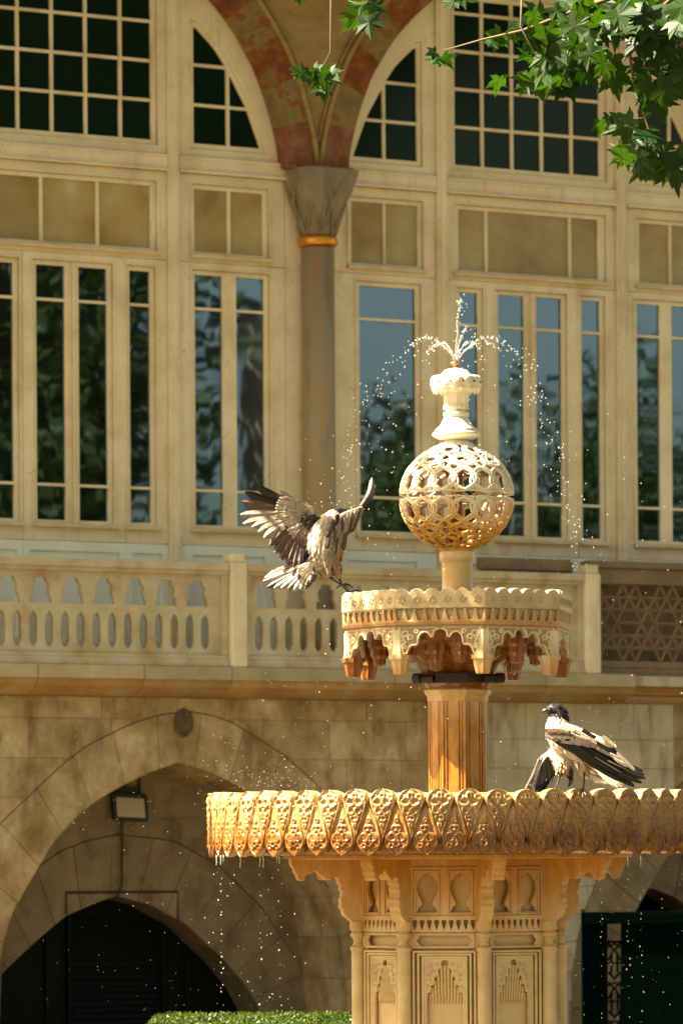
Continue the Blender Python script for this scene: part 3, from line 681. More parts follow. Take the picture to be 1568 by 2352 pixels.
# ------------------------------------------------------------------ fountain
FX, FY = .5175, 22.0
fo = empty('marble_fountain', (FX, FY, 0))
tag(fo, 'tall carved marble fountain with pierced globe, octagonal upper basin and wide scalloped lower basin', 'fountain')
VA = [R(12+45*k) for k in range(8)]                     # vertex directions, measured from the camera side
def pol(r, a, z=0): return Vector((r*math.sin(a), -r*math.cos(a), z))
def face_rot(k):                                        # plates: local x along the face, -y outwards
    return VA[k]+R(22.5)
ZS = 2.352
def zu(v, Y=22.0): return EYE+(1978-v)*Y/FPX
S1 = .00042067                                          # zoom pixel -> metres for the finial
def zf(y): return zu(808.5+.21875*y)
# finial, one part per turned piece
def lath(name, prof, mat, k=40, rfun=None, parent=fo, smooth=True):
    m = MB(); m.lathe([(r*S1, zf(y)) for r, y in prof], k, rfun=rfun); return m.build(name, mat, parent, smooth=smooth)
lath('nozzle', [(14, 190), (26, 178), (24, 160), (34, 145), (56, 128), (58, 118), (46, 112), (20, 112)][::-1], M['black_iron'] if 0 else mat_noise('old_bronze', [(.3, (.12, .06, .03)), (.7, (.26, .14, .07))], 30, .5, bs=.2), 24)
lath('cap_dome', [(30, 178), (75, 185), (118, 200), (140, 228), (158, 250), (175, 285), (180, 330), (180, 400)], M['finial'], 40, lambda a, z: 1+.03*math.cos(9*a))
cr = lath('lobed_collar', [(150, 285), (200, 272), (243, 262), (258, 285), (262, 330), (258, 380), (235, 408), (200, 420), (150, 432)], M['finial'], 96, lambda a, z: 1+.045*abs(math.cos(6*a))-.02)
m = MB()
for k in range(12):
    a = PI/12+k*PI/6; c_ = pol(258*S1*1.0, a, zf(330)); m.tube([c_*1.0+pol(.0, a), pol(266*S1*1.02, a, zf(330))], .0045, 8)
m.build('drilled_hole', mat_plain('hole_shadow', (.12, .06, .03), .9), cr)
m = MB()
for k in range(18):
    a = k*PI/9; m.add([pol(262*S1, a-.16, zf(395)), pol(262*S1, a+.16, zf(395)), pol(232*S1, a, zf(452)), pol(215*S1, a-.16, zf(400)), pol(215*S1, a+.16, zf(400))], [(0, 1, 2), (3, 2, 4), (0, 2, 3), (1, 4, 2), (0, 3, 4, 1)])
m.build('pointed_fringe', M['finial'], cr)
lath('stem', [(150, 425), (138, 440), (132, 500), (128, 560), (136, 585), (128, 612), (100, 622), (96, 645)], M['finial'], 8, smooth=False)
m = MB()
for k in range(16):
    a = k*PI/8; m.add([pol(128*S1, a-.2, zf(560)), pol(128*S1, a+.2, zf(560)), pol(142*S1, a, zf(612)), pol(105*S1, a, zf(590))], [(0, 1, 2), (0, 2, 3), (1, 3, 2), (0, 3, 1)])
m.build('stem_fringe', M['finial'], fo)
lath('bell_moulding', [(100, 636), (128, 640), (136, 650), (136, 685), (122, 694), (132, 706), (150, 745), (172, 785), (210, 812), (222, 826), (220, 840), (246, 858), (252, 878), (242, 898), (190, 922), (130, 934), (104, 940), (100, 970)], M['finial'], 48)
# pierced globe
GC = zf(1532); GR = 610*S1*.985; GZs = 578/610
def sph(lat, lon, r=GR): return Vector((r*math.cos(lat)*math.sin(lon), -r*math.cos(lat)*math.cos(lon), GC+r*math.sin(lat)*GZs))
def strap(mb, latlon, wdt, dp=1.5, lift=0):
    pts = [sph(a, b, GR-.006+lift) for a, b in latlon]; nr = [(p-Vector((0, 0, GC))).normalized() for p in pts]
    mb.tube(pts, wdt, 6, (nr, dp))
def ringll(lat, lon, ra, rb, tw=0, n=22, pear=0, sgn=1):
    out = []
    for i in range(n+1):
        t = 2*PI*i/n; x = math.cos(t)*ra*(1-pear*math.sin(t)); y = math.sin(t)*rb; xx = x*math.cos(tw)-y*math.sin(tw); yy = x*math.sin(tw)+y*math.cos(tw)
        la = lat+sgn*yy; out.append((la, lon+xx/max(.25, math.cos(la))))
    return out
for sgn, nm in ((1, 'globe_upper_half'), (-1, 'globe_lower_half')):
    m = MB(); N = 16
    for k in range(N):
        lo = 2*PI*(k+.3)/N
        strap(m, ringll(sgn*R(17), lo, R(12.5), R(12.5), 0, 24, 0, sgn), .0060)
        strap(m, ringll(sgn*R(16), lo+PI/N, R(4.2), R(8.5), 0, 14, .5, sgn), .0048)         # almond where rings cross
        for s2 in (-1, 1):
            pts = []
            for i in range(40):
                t = i/39; la = sgn*R(5+68*t); pts.append((la, lo+s2*2*PI/N*(.5*math.sin(t*PI*3.0)+.06)))
            strap(m, pts, .0056, 1.4, .0012*s2)
            pts = [(sgn*(R(5.0)+R(2.6)*math.sin(q*.9)*(1-q*.08)), lo+PI/N+s2*(R(3.6)+R(2.4)*math.cos(q*.9)*(1-q*.08))) for q in range(8)]
            strap(m, pts, .0042)
        strap(m, ringll(sgn*R(33.5), lo, R(4.6), R(5.2), 0, 12, .3, sgn), .0042)
        strap(m, ringll(sgn*R(50), lo+PI/N, R(6), R(4.6), 0, 12, .3, sgn), .0042)
        if k % 2 == 0:
            strap(m, ringll(sgn*R(41), lo, R(13), R(8.5), 0, 20, .25, sgn), .0058)
            strap(m, ringll(sgn*R(41), lo, R(6.5), R(4.5), 0, 14, 0, sgn), .0042)
        else: strap(m, ringll(sgn*R(58), lo, R(10), R(7), 0, 18, 0, sgn), .0055)
    for la, wd in ((74, .010), (80, .016), (2.3, .0042)):
        if la < 10: strap(m, [(sgn*(R(la)+R(1.2)*abs(math.sin(6*2*PI*i/144))), 2*PI*i/144) for i in range(145)], wd)
        else: strap(m, [(sgn*R(la), 2*PI*i/40) for i in range(41)], wd)
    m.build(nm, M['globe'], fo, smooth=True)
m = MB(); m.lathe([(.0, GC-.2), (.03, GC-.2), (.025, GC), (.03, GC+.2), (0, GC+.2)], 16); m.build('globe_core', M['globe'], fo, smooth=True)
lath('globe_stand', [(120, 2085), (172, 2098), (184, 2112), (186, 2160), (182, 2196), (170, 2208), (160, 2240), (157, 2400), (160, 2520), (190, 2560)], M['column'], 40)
# upper basin
RU = .5227
FW = 2*RU*math.sin(R(22.5))
def zc(y): return EYE+(1978-(1335.25+.3828*y))/532.0
zt0, zt1 = zc(70), zc(40)
NS = 6
def scallop_top(fw, n, zv, zcst):
    pts = []
    for i in range(n):
        for j in range(8):
            t = j/8; pts.append((-fw/2+fw*(i+t)/n, zv+(zcst-zv)*abs(math.sin(PI*t))**.8))
    pts.append((fw/2, zv)); return pts
APO = RU*math.cos(R(22.5))
zs2, zb2 = zc(155), zc(240)
me_crest = fill_mesh('crest_panel', [[(-FW/2, zs2-.004), (FW/2, zs2-.004)]+scallop_top(FW, NS, zt0, zt1)[::-1]], APO, .035, M['upper'], .002)
mb = MB()
for i in range(NS):
    cx = -FW/2+FW*(i+.5)/NS; cz = zc(108); st = [(cx+(.0165 if q % 2 == 0 else .0095)*math.sin(PI*q/6), cz+(.0165 if q % 2 == 0 else .0095)*math.cos(PI*q/6)) for q in range(13)]
    mb.tube([(x, -APO-.001, z) for x, z in st], .0028, 4)
me_star = mb.build('tmpstar', M['upper']).data; bpy.data.objects.remove(bpy.data.objects['tmpstar'])
NF = 9; fl_holes = []
for i in range(NF):
    cx = -FW/2+FW*(i+.5)/NF; w2 = FW/NF*.40
    arc = [(cx+w2*math.cos(q*PI/6), zs2-.016+w2*.8*math.sin(q*PI/6)) for q in range(7)]
    fl_holes.append([(cx-w2*.42, zb2+.006), (cx+w2*.42, zb2+.006)]+arc)
me_flute = fill_mesh('fluted_band', [rect(-FW/2+.0005, FW/2-.0005, zb2-.004, zs2-.005)]+fl_holes, APO-.004, .013, M['upper'], .0015)
# the skirt with its multifoil arch
RS = .505; FS = 2*RS*math.sin(R(22.5)); AS = RS*math.cos(R(22.5)); q = FS/2/272
half = [(232, 470), (210, 462), (203, 440), (194, 415), (186, 398), (170, 386), (146, 386), (134, 376), (132, 352), (127, 330), (112, 312), (92, 306), (72, 312), (58, 326), (50, 340), (40, 336), (38, 316), (30, 300), (16, 291), (0, 288)]
hr = [(x*q, zc(y)) for x, y in half]; ztop = zc(262)
outl = [(FS/2-.001, ztop), (FS/2-.001, zc(470))]+hr+[(-x, z) for x, z in hr[::-1]][1:]+[(-FS/2+.001, zc(470)), (-FS/2+.001, ztop)]
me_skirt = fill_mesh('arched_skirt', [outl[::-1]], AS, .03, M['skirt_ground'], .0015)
mb = MB()
for sx in (-1, 1):       # carved scrolls in the spandrels
    def P(x, y): return (sx*x*q, -AS-.0005, zc(y))
    edge = [P(x+6, y-6) for x, y in half[2:]]; mb.tube(edge, .0048, 5)
    mb.tube([P(262, 470), P(262, 280), P(20, 274)], .003, 4)
    for (cx, cy, r0, tr, st) in ((215, 310, 24, 1.4, 0), (180, 335, 20, -1.3, 1), (240, 345, 16, 1.3, 2), (225, 385, 20, -1.5, 3), (240, 420, 15, 1.4, 1), (150, 300, 16, 1.3, 2), (225, 440, 12, -1.2, 0)):
        pts = [P(cx+r0*(1-t*.6)*math.cos(st+tr*t*5), cy+r0*(1-t*.6)*math.sin(st+tr*t*5)) for t in [i/10 for i in range(11)]]
        mb.tube(pts, [.0062-.0020*i/10 for i in range(11)], 5)
    mb.tube([P(250, 275), P(235, 330), P(215, 360), P(235, 400), P(246, 455)], .0055, 5)
me_scr = mb.build('tmps', M['skirt']).data; bpy.data.objects.remove(bpy.data.objects['tmps'])
ub = link('upper_basin', bpy.data.meshes.new('upper_basin'), fo)
mm = MB()
ang = lambda rr, z: [pol(rr, a, z) for a in VA]
def octloft(mb, levels):
    vs = []; 
    for r, z in levels: vs += ang(r, z)
    n = len(levels)
    mb.add(vs, [(i*8+j, i*8+(j+1) % 8, (i+1)*8+(j+1) % 8, (i+1)*8+j) for i in range(n-1) for j in range(8)])
octloft(mm, [(RU-.042, zt0-.0), (RU-.045, zb2+.03), (.0, zb2+.02)])     # inside of the bowl
octloft(mm, [(RU-.019, zs2), (RU-.019, zb2), (RU-.003, zb2-.004), (RU-.006, zb2-.012), (RS+.008, zc(256)), (RS+.004, ztop), (RS-.05, ztop-.001), (RS-.06, zc(285)), (.12, zc(285))])
mm.build('bowl', M['upper'], ub)
for k in range(8):
    r_ = (0, 0, face_rot(k))
    link('crest_panel', me_crest, ub, rot=r_); link('star_carving', me_star, ub, rot=r_); link('fluted_band', me_flute, ub, rot=r_)
    link('arched_skirt', me_skirt, ub, rot=r_); tag(link('scroll_carving', me_scr, ub, rot=r_), kind='stuff')
    # corner pendant
    mb = MB(); a = VA[k]; c_ = pol(RS-.035, a); rr = []
    mb.lathe([(.047, zc(440)), (.047, zc(466)), (.040, zc(470)), (.035, zc(510)), (.030, zc(545)), (.027, zc(556)), (.0, zc(558))], 16, (c_.x, c_.y), rfun=lambda a, z: 1+.07*math.cos(8*a))
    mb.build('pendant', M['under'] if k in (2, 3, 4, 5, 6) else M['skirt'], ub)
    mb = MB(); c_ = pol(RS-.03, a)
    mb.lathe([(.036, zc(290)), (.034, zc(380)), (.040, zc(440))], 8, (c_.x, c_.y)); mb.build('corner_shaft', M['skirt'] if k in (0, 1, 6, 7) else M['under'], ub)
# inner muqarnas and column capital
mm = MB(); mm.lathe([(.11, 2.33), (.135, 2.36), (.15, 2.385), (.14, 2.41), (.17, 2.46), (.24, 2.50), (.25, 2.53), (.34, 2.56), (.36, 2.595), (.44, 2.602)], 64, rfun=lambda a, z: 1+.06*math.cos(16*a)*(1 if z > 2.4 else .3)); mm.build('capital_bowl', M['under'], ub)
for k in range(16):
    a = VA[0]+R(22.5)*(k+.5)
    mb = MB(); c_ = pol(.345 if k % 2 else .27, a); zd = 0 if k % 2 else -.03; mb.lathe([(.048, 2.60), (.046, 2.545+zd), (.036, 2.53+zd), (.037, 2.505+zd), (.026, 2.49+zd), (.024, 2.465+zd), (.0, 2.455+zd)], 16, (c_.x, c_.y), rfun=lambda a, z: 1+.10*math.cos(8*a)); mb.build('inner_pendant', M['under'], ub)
m = MB(); m.lathe([(.158, zu(1572)), (.182, zu(1572)), (.182, zu(1551)), (.158, zu(1551))], 8, rfun=None); clamp = m.build('iron_clamp', M['black_iron'], fo)
m = MB()
for sx in (-1, 1):
    m.tube([(sx*.11, -.155, zu(1562)), (sx*.185, -.135, zu(1562))], .018, 10); m.tube([(sx*.165, -.15, zu(1562)), (sx*.195, -.135, zu(1562))], .023, 8)
m.build('clamp_bolt', M['black_iron'], clamp)
m = MB(); m.box(-.10, .045, -.19, -.16, zu(1573), zu(1549)); m.build('clamp_plate', M['black_iron'], clamp, bevel=.004)
m = MB(); octloft(m, [(RU-.045, zt0-.02), (0, zt0-.019)]); m.build('basin_water', M['pool'], ub)
# middle column with framed panels
mb = MB(); sec = []
for k in range(8):
    a0 = VA[k]; a1 = VA[k]+R(45); A = pol(.134, a0); B = pol(.134, a1); nrm = (A+B).normalized()
    for t, d in ((0, 0), (.06, 0), (.08, -.006), (.13, -.006), (.15, 0), (.20, 0), (.22, -.007), (.26, -.007), (.28, .001), (.72, .001), (.74, -.007), (.78, -.007), (.80, 0), (.85, 0), (.87, -.006), (.92, -.006), (.94, 0)):
        sec.append(A.lerp(B, t)+nrm*d)
n_ = len(sec); zz = [1.80, 2.33]
mb.add([(p.x, p.y, z) for z in zz for p in sec], [(i, (i+1) % n_, n_+(i+1) % n_, n_+i) for i in range(n_)])
mb.build('column_shaft', M['column'], fo, bevel=0)
mb = MB(); octloft(mb, [(.120, 2.30), (.137, 2.30), (.140, 2.325), (.150, 2.335), (.155, 2.35), (.13, 2.365), (.0, 2.366)]); mb.build('column_neck', M['column'], fo, bevel=.003)
mb = MB(); octloft(mb, [(.15, 1.80), (.15, 1.872), (.137, 1.885), (.120, 1.886)]); mb.build('column_foot', M['column'], fo, bevel=.003)
# lower basin: plain body plus 2 x 56 carved leaves, each a part
lb_ = link('lower_basin', bpy.data.meshes.new('lower_basin'), fo)
RB = 1.085; ZT = 1.872; ZB = 1.628
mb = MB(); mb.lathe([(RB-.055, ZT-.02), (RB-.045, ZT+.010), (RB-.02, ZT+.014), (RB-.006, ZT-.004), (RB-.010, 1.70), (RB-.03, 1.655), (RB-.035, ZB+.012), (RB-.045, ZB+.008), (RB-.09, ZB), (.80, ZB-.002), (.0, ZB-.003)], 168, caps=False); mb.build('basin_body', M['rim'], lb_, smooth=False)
mb = MB(); mb.lathe([(RB-.055, ZT-.02), (RB-.07, 1.78), (.0, 1.76)], 64, caps=False); mb.build('basin_floor', M['rim'], lb_, smooth=True)
mb = MB(); mb.lathe([(RB-.05, 1.852), (0, 1.853)], 64, caps=False); mb.build('basin_water', M['pool'], lb_)
def smooth01(x): x = max(0, min(1, x)); return x*x*(3-2*x)
def leaf_mesh(name, upper, seed=0):
    """carved leaf as a relief: rounded shield with scrolls; x across, z up, -y outwards"""
    H = 0.228 if upper else .215; wmax = .0585 if upper else .057
    nz, nx = 46, 24; vs = []
    def width(t):        # t=0 bottom, 1 top
        if upper: prof = [(0, .0), (.10, .10), (.35, .45), (.62, .84), (.76, 1.0), (.86, .97), (.92, .80), (.955, .60), (.985, .34), (1, .06)]
        else: prof = [(0, .03), (.05, .28), (.10, .56), (.16, .82), (.24, .98), (.38, 1.0), (.55, .82), (.75, .50), (.92, .20), (1, .02)]
        return interp(prof, t)*wmax
    def relief(x, z, wd):
        # x in -1..1 across local width, z 0..1
        e = 1-abs(x); h = .013*smooth01(e/.18)
        X = abs(x)*wd/wmax; 
        def ringr(cx, cz, r, w_): 
            d = math.hypot((X-cx), (z-cz)*H/wmax); return math.exp(-((d-r)/w_)**2)
        if upper:
            c = ringr(.34, .76, .30, .06)+ringr(.62, .84, .20, .05)*.7+ringr(.28, .60, .24, .055)*.9+ringr(.0, .88, .17, .05)+ringr(.12, .46, .18, .05)*.8+ringr(0, .33, .12, .05)*.7+ringr(.42, .70, .10, .05)*.8
        else:
            c = ringr(.36, .37, .30, .06)+ringr(.0, .24, .20, .055)+ringr(.40, .20, .18, .05)*.8+ringr(.40, .38, .12, .05)*.8+ringr(.16, .54, .2, .05)*.8+ringr(0, .70, .14, .05)*.7
        h += .0105*min(1.1, c)*smooth01(e/.12)-.010*smooth01(e/.4)
        h += .006*math.exp(-((e-.10)/.07)**2)
        return h
    for i in range(nz+1):
        t = i/nz; wd = max(.0008, width(t))
        for j in range(nx+1):
            x = -1+2*j/nx; bulge = .006*math.cos(x*PI/2)
            nv = noise.noise(Vector((x*2.2+seed*7, t*5, seed)))*.0035+noise.noise(Vector((x*7+seed*3, t*16, seed)))*.0018
            vs.append((x*wd*(1+.04*noise.noise(Vector((t*6, seed*5, 1)))), -(relief(x, t, wd)+bulge+nv), t*H))
    k = nx+1; fs = [(i*k+j, i*k+j+1, (i+1)*k+j+1, (i+1)*k+j) for i in range(nz) for j in range(nx)]
    # skirt going back into the body
    edge = [i*k for i in range(nz+1)]+[nz*k+j for j in range(1, nx+1)]+[i*k+nx for i in range(nz-1, -1, -1)]
    base = len(vs); dep = .052 if upper else .03
    vs += [(vs[e][0]*.96, dep if (upper and vs[e][2] > .6*H) else .02, vs[e][2]) for e in edge]
    fs += [(edge[q_+1], edge[q_], base+q_, base+q_+1) for q_ in range(len(edge)-1)]
    me = bpy.data.meshes.new(name); me.from_pydata(vs, [], fs); me.materials.append(M['rim'])
    bm = bmesh.new(); bm.from_mesh(me); bmesh.ops.recalc_face_normals(bm, faces=bm.faces); bm.to_mesh(me); bm.free()
    me.polygons.foreach_set('use_smooth', [True]*len(me.polygons)); me.update(); return me
MU = [leaf_mesh('carved_upper_leaf', True, q_) for q_ in range(4)]; ML_ = [leaf_mesh('carved_lower_leaf', False, q_+9) for q_ in range(4)]
NL = 56; off = R(1.0)
for k in range(NL):
    a = 2*PI*k/NL+off
    link('carved_leaf', random.choice(MU), lb_, pol(RB+.010, a, ZT+.030-.228+random.uniform(-.001, .001)), (R(random.uniform(-2, -.5)), 0, a), (1, 1, random.uniform(.985, 1.012)))
    a += PI/NL
    link('carved_leaf', random.choice(ML_), lb_, pol(RB+.004, a, 1.622+random.uniform(-.002, .001)), (R(random.uniform(0, 1.2)), 0, a))
mb = MB()
for k in range(NL*2):      # little zigzag band under the leaves
    a = PI*k/NL; mb.add([pol(RB-.034, a-.020, 1.667), pol(RB-.034, a+.020, 1.667), pol(RB-.018, a, 1.632), pol(RB-.05, a, 1.632)], [(0, 1, 2), (0, 3, 1), (0, 2, 3), (1, 3, 2)])
mb.build('zigzag_band', M['ped'], lb_)
mb = MB(); octloft(mb, [(.79, ZB-.004), (.79, ZB-.016), (.70, ZB-.022), (.0, ZB-.023)]); mb.build('basin_slab', M['ped'], lb_)
# pedestal: octagonal core, panel plates, corner columns, scalloped brackets
ped = link('pedestal', bpy.data.meshes.new('pedestal'), fo)
RP = .447; FP = 2*RP*math.sin(R(22.5)); AP = RP*math.cos(R(22.5))
def zp(y): return 1.68-y/1000.0
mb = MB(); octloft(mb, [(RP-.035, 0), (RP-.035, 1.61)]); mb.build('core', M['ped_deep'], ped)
hw = FP/2
def vase(cx):
    h = [(4, 134), (12, 142), (24, 148), (30, 160), (40, 168), (45, 190), (44, 210), (36, 232), (26, 250), (20, 266), (24, 276), (36, 283), (40, 296), (46, 304)]
    return [(cx+x/1000, zp(y)) for x, y in h]+[(cx-x/1000, zp(y)) for x, y in h[::-1]]
me_n = fill_mesh('niche_panel', [rect(-hw, hw, zp(320), zp(66)), vase(-.0735), vase(.0735)], AP, .022, M['ped'], .002)
frm = lambda x0, x1, y0, y1, w_=.008: [rect(x0, x1, zp(y1), zp(y0)), rect(x0+w_, x1-w_, zp(y1)+w_, zp(y0)-w_)]
me_nf = [fill_mesh('niche_frame', frm(-.130, -.017, 122, 316, .007), AP+.006, .008, M['ped'], .001), fill_mesh('niche_frame', frm(.017, .130, 122, 316, .007), AP+.006, .008, M['ped'], .001), fill_mesh('niche_frame', frm(-.143, .143, 108, 326, .007), AP+.008, .010, M['ped'], .001)]
fh = []
for i in range(9):
    cx = -.128+.032*i; fh.append([(cx, zp(382)), (cx+.011, zp(350)), (cx+.009, zp(338)), (cx-.009, zp(338)), (cx-.011, zp(350))])
me_fr = fill_mesh('leaf_frieze', [rect(-hw, hw, zp(390), zp(322))]+fh, AP+.004, .02, M['ped'], .0015)
me_c1 = fill_mesh('cartouche', [rect(-hw, hw, zp(462), zp(392)), [(-.122, zp(428)), (-.105, zp(406)), (.105, zp(406)), (.122, zp(428)), (.105, zp(450)), (-.105, zp(450))]], AP-.002, .016, M['ped'], .0015)
me_c2 = fill_mesh('cartouche_frame', frm(-.135, .135, 398, 458, .006), AP+.004, .008, M['ped'], .001)
me_p = []
for i, (w_, y0, nf) in enumerate(((.140, 470, .006), (.120, 482, .002), (.101, 494, -.003), (.092, 502, -.007))):
    me_p.append(fill_mesh('panel_frame', frm(-w_, w_, y0, 1180-i*10, .010), AP+nf, .02, M['ped'], .0018))
step = [(0, 512), (10, 514), (16, 524), (17, 548), (28, 552), (30, 582), (44, 586), (46, 618), (60, 622), (63, 652), (76, 656), (78, 690)]
me_st = fill_mesh('stepped_niche', [rect(-.085, .085, zp(1160), zp(508))]+[[(x/1000, zp(y)) for x, y in step]+[(.078, zp(1150)), (-.078, zp(1150))]+[(-x/1000, zp(y)) for x, y in step[:0:-1]]], AP-.010, .014, M['ped'], .001)
mb = MB()        # hanging muqarnas cells in the niche head and scrolls in its spandrels
for r_, (y, w_) in enumerate(((560, 22), (592, 36), (625, 50), (655, 64), (684, 74))):
    n2 = 3+r_*2
    for i in range(n2):
        cx = (-w_+2*w_*(i+.5)/n2)/1000; rr = w_/n2/1000*.86; dd = AP-.034+.018-.003*r_
        mb.lathe([(0, zp(y+22)), (rr*.6, zp(y+12)), (rr, zp(y)), (rr, zp(y-24))], 6, (cx, -dd+.0))
me_mq = mb.build('tmpq', M['ped_deep']).data; bpy.data.objects.remove(bpy.data.objects['tmpq'])
mb = MB()
for sx in (-1, 1):
    for (cx, cy, r0, tr, st) in ((62, 535, 13, 1.2, 0), (50, 560, 9, -1.3, 1), (70, 575, 10, 1.3, 2), (66, 600, 9, -1.2, 0), (36, 530, 8, 1.3, 2), (74, 625, 7, 1.2, 1)):
        mb.tube([(sx*(cx+r0*(1-t*.6)*math.cos(st+tr*t*5))/1000, -AP+.009, zp(cy+r0*(1-t*.6)*math.sin(st+tr*t*5))) for t in [i/10 for i in range(11)]], .0024, 4)
me_sc = mb.build('tmpq', M['ped']).data; bpy.data.objects.remove(bpy.data.objects['tmpq'])
for k in range(8):
    r_ = (0, 0, face_rot(k))
    for nm, me in [('niche_panel', me_n), ('leaf_frieze', me_fr), ('cartouche', me_c1), ('cartouche_frame', me_c2), ('stepped_niche', me_st), ('muqarnas', me_mq), ('scroll_carving', me_sc)]+[('niche_frame', x) for x in me_nf]+[('panel_frame', x) for x in me_p]:
        o = link(nm, me, ped, rot=r_)
        if nm in ('scroll_carving', 'muqarnas'): o['kind'] = 'stuff'
    mb = MB(); mb.add([(-hw, -AP+.012, .02), (hw, -AP+.012, .02), (hw, -AP+.012, zp(462)), (-hw, -AP+.012, zp(462))], [(0, 1, 2, 3)])
# corner columns (turned) and brackets
mb = MB(); mb.lathe([(.036, .10), (.036, .16), (.029, .18), (.029, 1.205), (.034, 1.210), (.034, 1.222), (.022, 1.232), (.018, 1.248), (.024, 1.262), (.033, 1.270), (.033, 1.282), (.026, 1.290), (.036, 1.300), (.036, 1.335)], 20)
me_cc = mb.build('tmpq', M['ped'], smooth=False).data; bpy.data.objects.remove(bpy.data.objects['tmpq'])
prof = [(10, 65), (12, 88), (18, 104), (26, 112), (28, 128), (38, 140), (40, 155), (52, 166), (68, 163), (74, 148), (84, 137), (96, 137), (104, 128), (120, 124), (128, 132), (136, 142), (150, 148), (158, 160), (176, 163), (190, 153), (204, 152), (214, 162), (216, 178), (226, 190), (222, 206), (232, 218), (228, 236), (222, 250), (226, 266), (222, 282), (234, 296), (234, 312), (248, 326), (262, 338), (276, 350), (300, 352), (330, 352), (330, 65)]
mb = MB(); pr = [((740-x)*.5312/520/.978, zp(y)) for x, y in prof]; th = .029; npf = len(pr)
vs = []
for sx in (-1, 1):
    for (r0, z0) in pr: vs.append((sx*th, -r0, z0))
mb.add(vs, [tuple(range(npf)), tuple(range(2*npf-1, npf-1, -1))]+[(i, npf+i, npf+(i+1) % npf, (i+1) % npf) for i in range(npf)])
me_br = mb.build('tmpq', M['ped']).data; bpy.data.objects.remove(bpy.data.objects['tmpq'])
for k in range(8):
    a = VA[k]; p_ = pol(RP+.010, a)
    link('corner_column', me_cc, ped, (p_.x, p_.y, 0)); o = link('bracket', me_br, ped, rot=(0, 0, a))
    b_ = o.modifiers.new('b', 'BEVEL'); b_.width = .004; b_.segments = 2; b_.limit_method = 'ANGLE'; b_.angle_limit = R(30)
mb = MB(); octloft(mb, [(.62, 0), (.62, .10), (.56, .12), (.56, .16), (.50, .18), (.0, .18)]); mb.build('base_step', M['ped'], ped, bevel=.006)

# ------------------------------------------------------------------ crows
def feather(mb, base, tip, width, bend=0, nrm=(0, -1, 0), taper=.35, k=7, curl=0, mi=0):
    """thin cambered vane from base to tip; bend in the plane, curl out of it"""
    base, tip, nrm = Vector(base), Vector(tip), Vector(nrm).normalized(); d = tip-base; L = d.length; t = d.normalized(); side = t.cross(nrm).normalized()
    vs = []
    for i in range(k+1):
        s = i/k; c = base+d*s+side*bend*L*math.sin(PI*s)+nrm*curl*L*s*s
        if s < .75: wd = width*(taper+(1-taper)*min(1, s/.35))
        else: wd = width*math.sqrt(max(.02, 1-((s-.75)/.25)**2*.93))
        for q_, dz in ((-1, 0), (-.15, .10), (.15, .13), (1, -.05)): vs.append(c+side*wd*q_*.5+nrm*(dz*width))
    off_ = .0012
    n_ = len(vs); vs += [v-nrm*off_ for v in vs]
    fs = []
    for i in range(k):
        for j in range(3):
            a = i*4+j; fs.append((a, a+1, a+5, a+4)); b = a+n_; fs.append((b, b+4, b+5, b+1))
    mb.cur = mi; mb.add(vs, fs); mb.cur = 0
def body(mb, rings, k=18, mis=None, jit=.0, seed=0):
    """one continuous lofted skin: rings = (centre, side radius, depth radius, material)"""
    n_ = len(rings); vs = []
    for i, (c, ra, rb, mi) in enumerate(rings):
        t = (Vector(rings[min(n_-1, i+1)][0])-Vector(rings[max(0, i-1)][0])).normalized(); dep = Vector((0, 1, 0)); dep = (dep-t*dep.dot(t)).normalized(); sd = t.cross(dep)
        for j in range(k):
            a = 2*PI*j/k; p = Vector(c)+sd*ra*math.cos(a)+dep*rb*math.sin(a); vs.append(p+Vector(noise.noise_vector(p*60+Vector((seed, 0, 0))))*jit)
    k0 = len(mb.v)
    for i in range(n_-1):
        mb.cur = rings[i][3]; 
        fs = [(k0+i*k+j, k0+i*k+(j+1) % k, k0+(i+1)*k+(j+1) % k, k0+(i+1)*k+j) for j in range(k)]; mb.f += fs; mb.mi += [mb.cur]*k
    mb.v += [tuple(v) for v in vs]; mb.f += [tuple(k0+j for j in range(k))[::-1], tuple(k0+(n_-1)*k+j for j in range(k))]; mb.mi += [rings[0][3], rings[-1][3]]; mb.cur = 0
def tufts(mb, rings, n_, L, w_, seed, face=-1, dirv=None):
    rnd = random.Random(seed)
    for _ in range(n_):
        i = rnd.randrange(1, len(rings)-2); f = rnd.random(); A, B = rings[i], rings[i+1]; c = Vector(A[0]).lerp(Vector(B[0]), f); ra = A[1]+(B[1]-A[1])*f; rb = A[2]+(B[2]-A[2])*f
        t = (Vector(B[0])-Vector(A[0])).normalized(); dep = Vector((0, 1, 0)); dep = (dep-t*dep.dot(t)).normalized(); sd = t.cross(dep); a = rnd.uniform(0, 2*PI)
        nr = (sd*math.cos(a)+dep*math.sin(a)); p = c+sd*ra*math.cos(a)+dep*rb*math.sin(a); tip = p+t*L*rnd.uniform(.6, 1.2)+nr*L*.10+Vector((rnd.uniform(-1, 1), 0, rnd.uniform(-1, 1)))*L*.12
        feather(mb, p+nr*.001, tip, w_*rnd.uniform(.7, 1.2), 0, nr, .5, 4, 0, A[3])
def foot(mb, ankle, toes, hind, r=.0032):
    for t in toes: 
        A = Vector(ankle); T = Vector(t); mid = A.lerp(T, .55)+Vector((0, 0, .004)); mb.tube([A, mid, T, T+(T-mid).normalized()*.006+Vector((0, 0, -.004))], [r*1.2, r, r*.8, r*.2], 6)
    A = Vector(ankle); T = Vector(hind); mid = A.lerp(T, .5)+Vector((0, 0, .003)); mb.tube([A, mid, T, T+Vector((-.001, 0, -.005))], [r*1.2, r, r*.8, r*.2], 6)
SL = 'hooded crow landing with wings raised on the left edge of the upper basin'
YB = 21.93
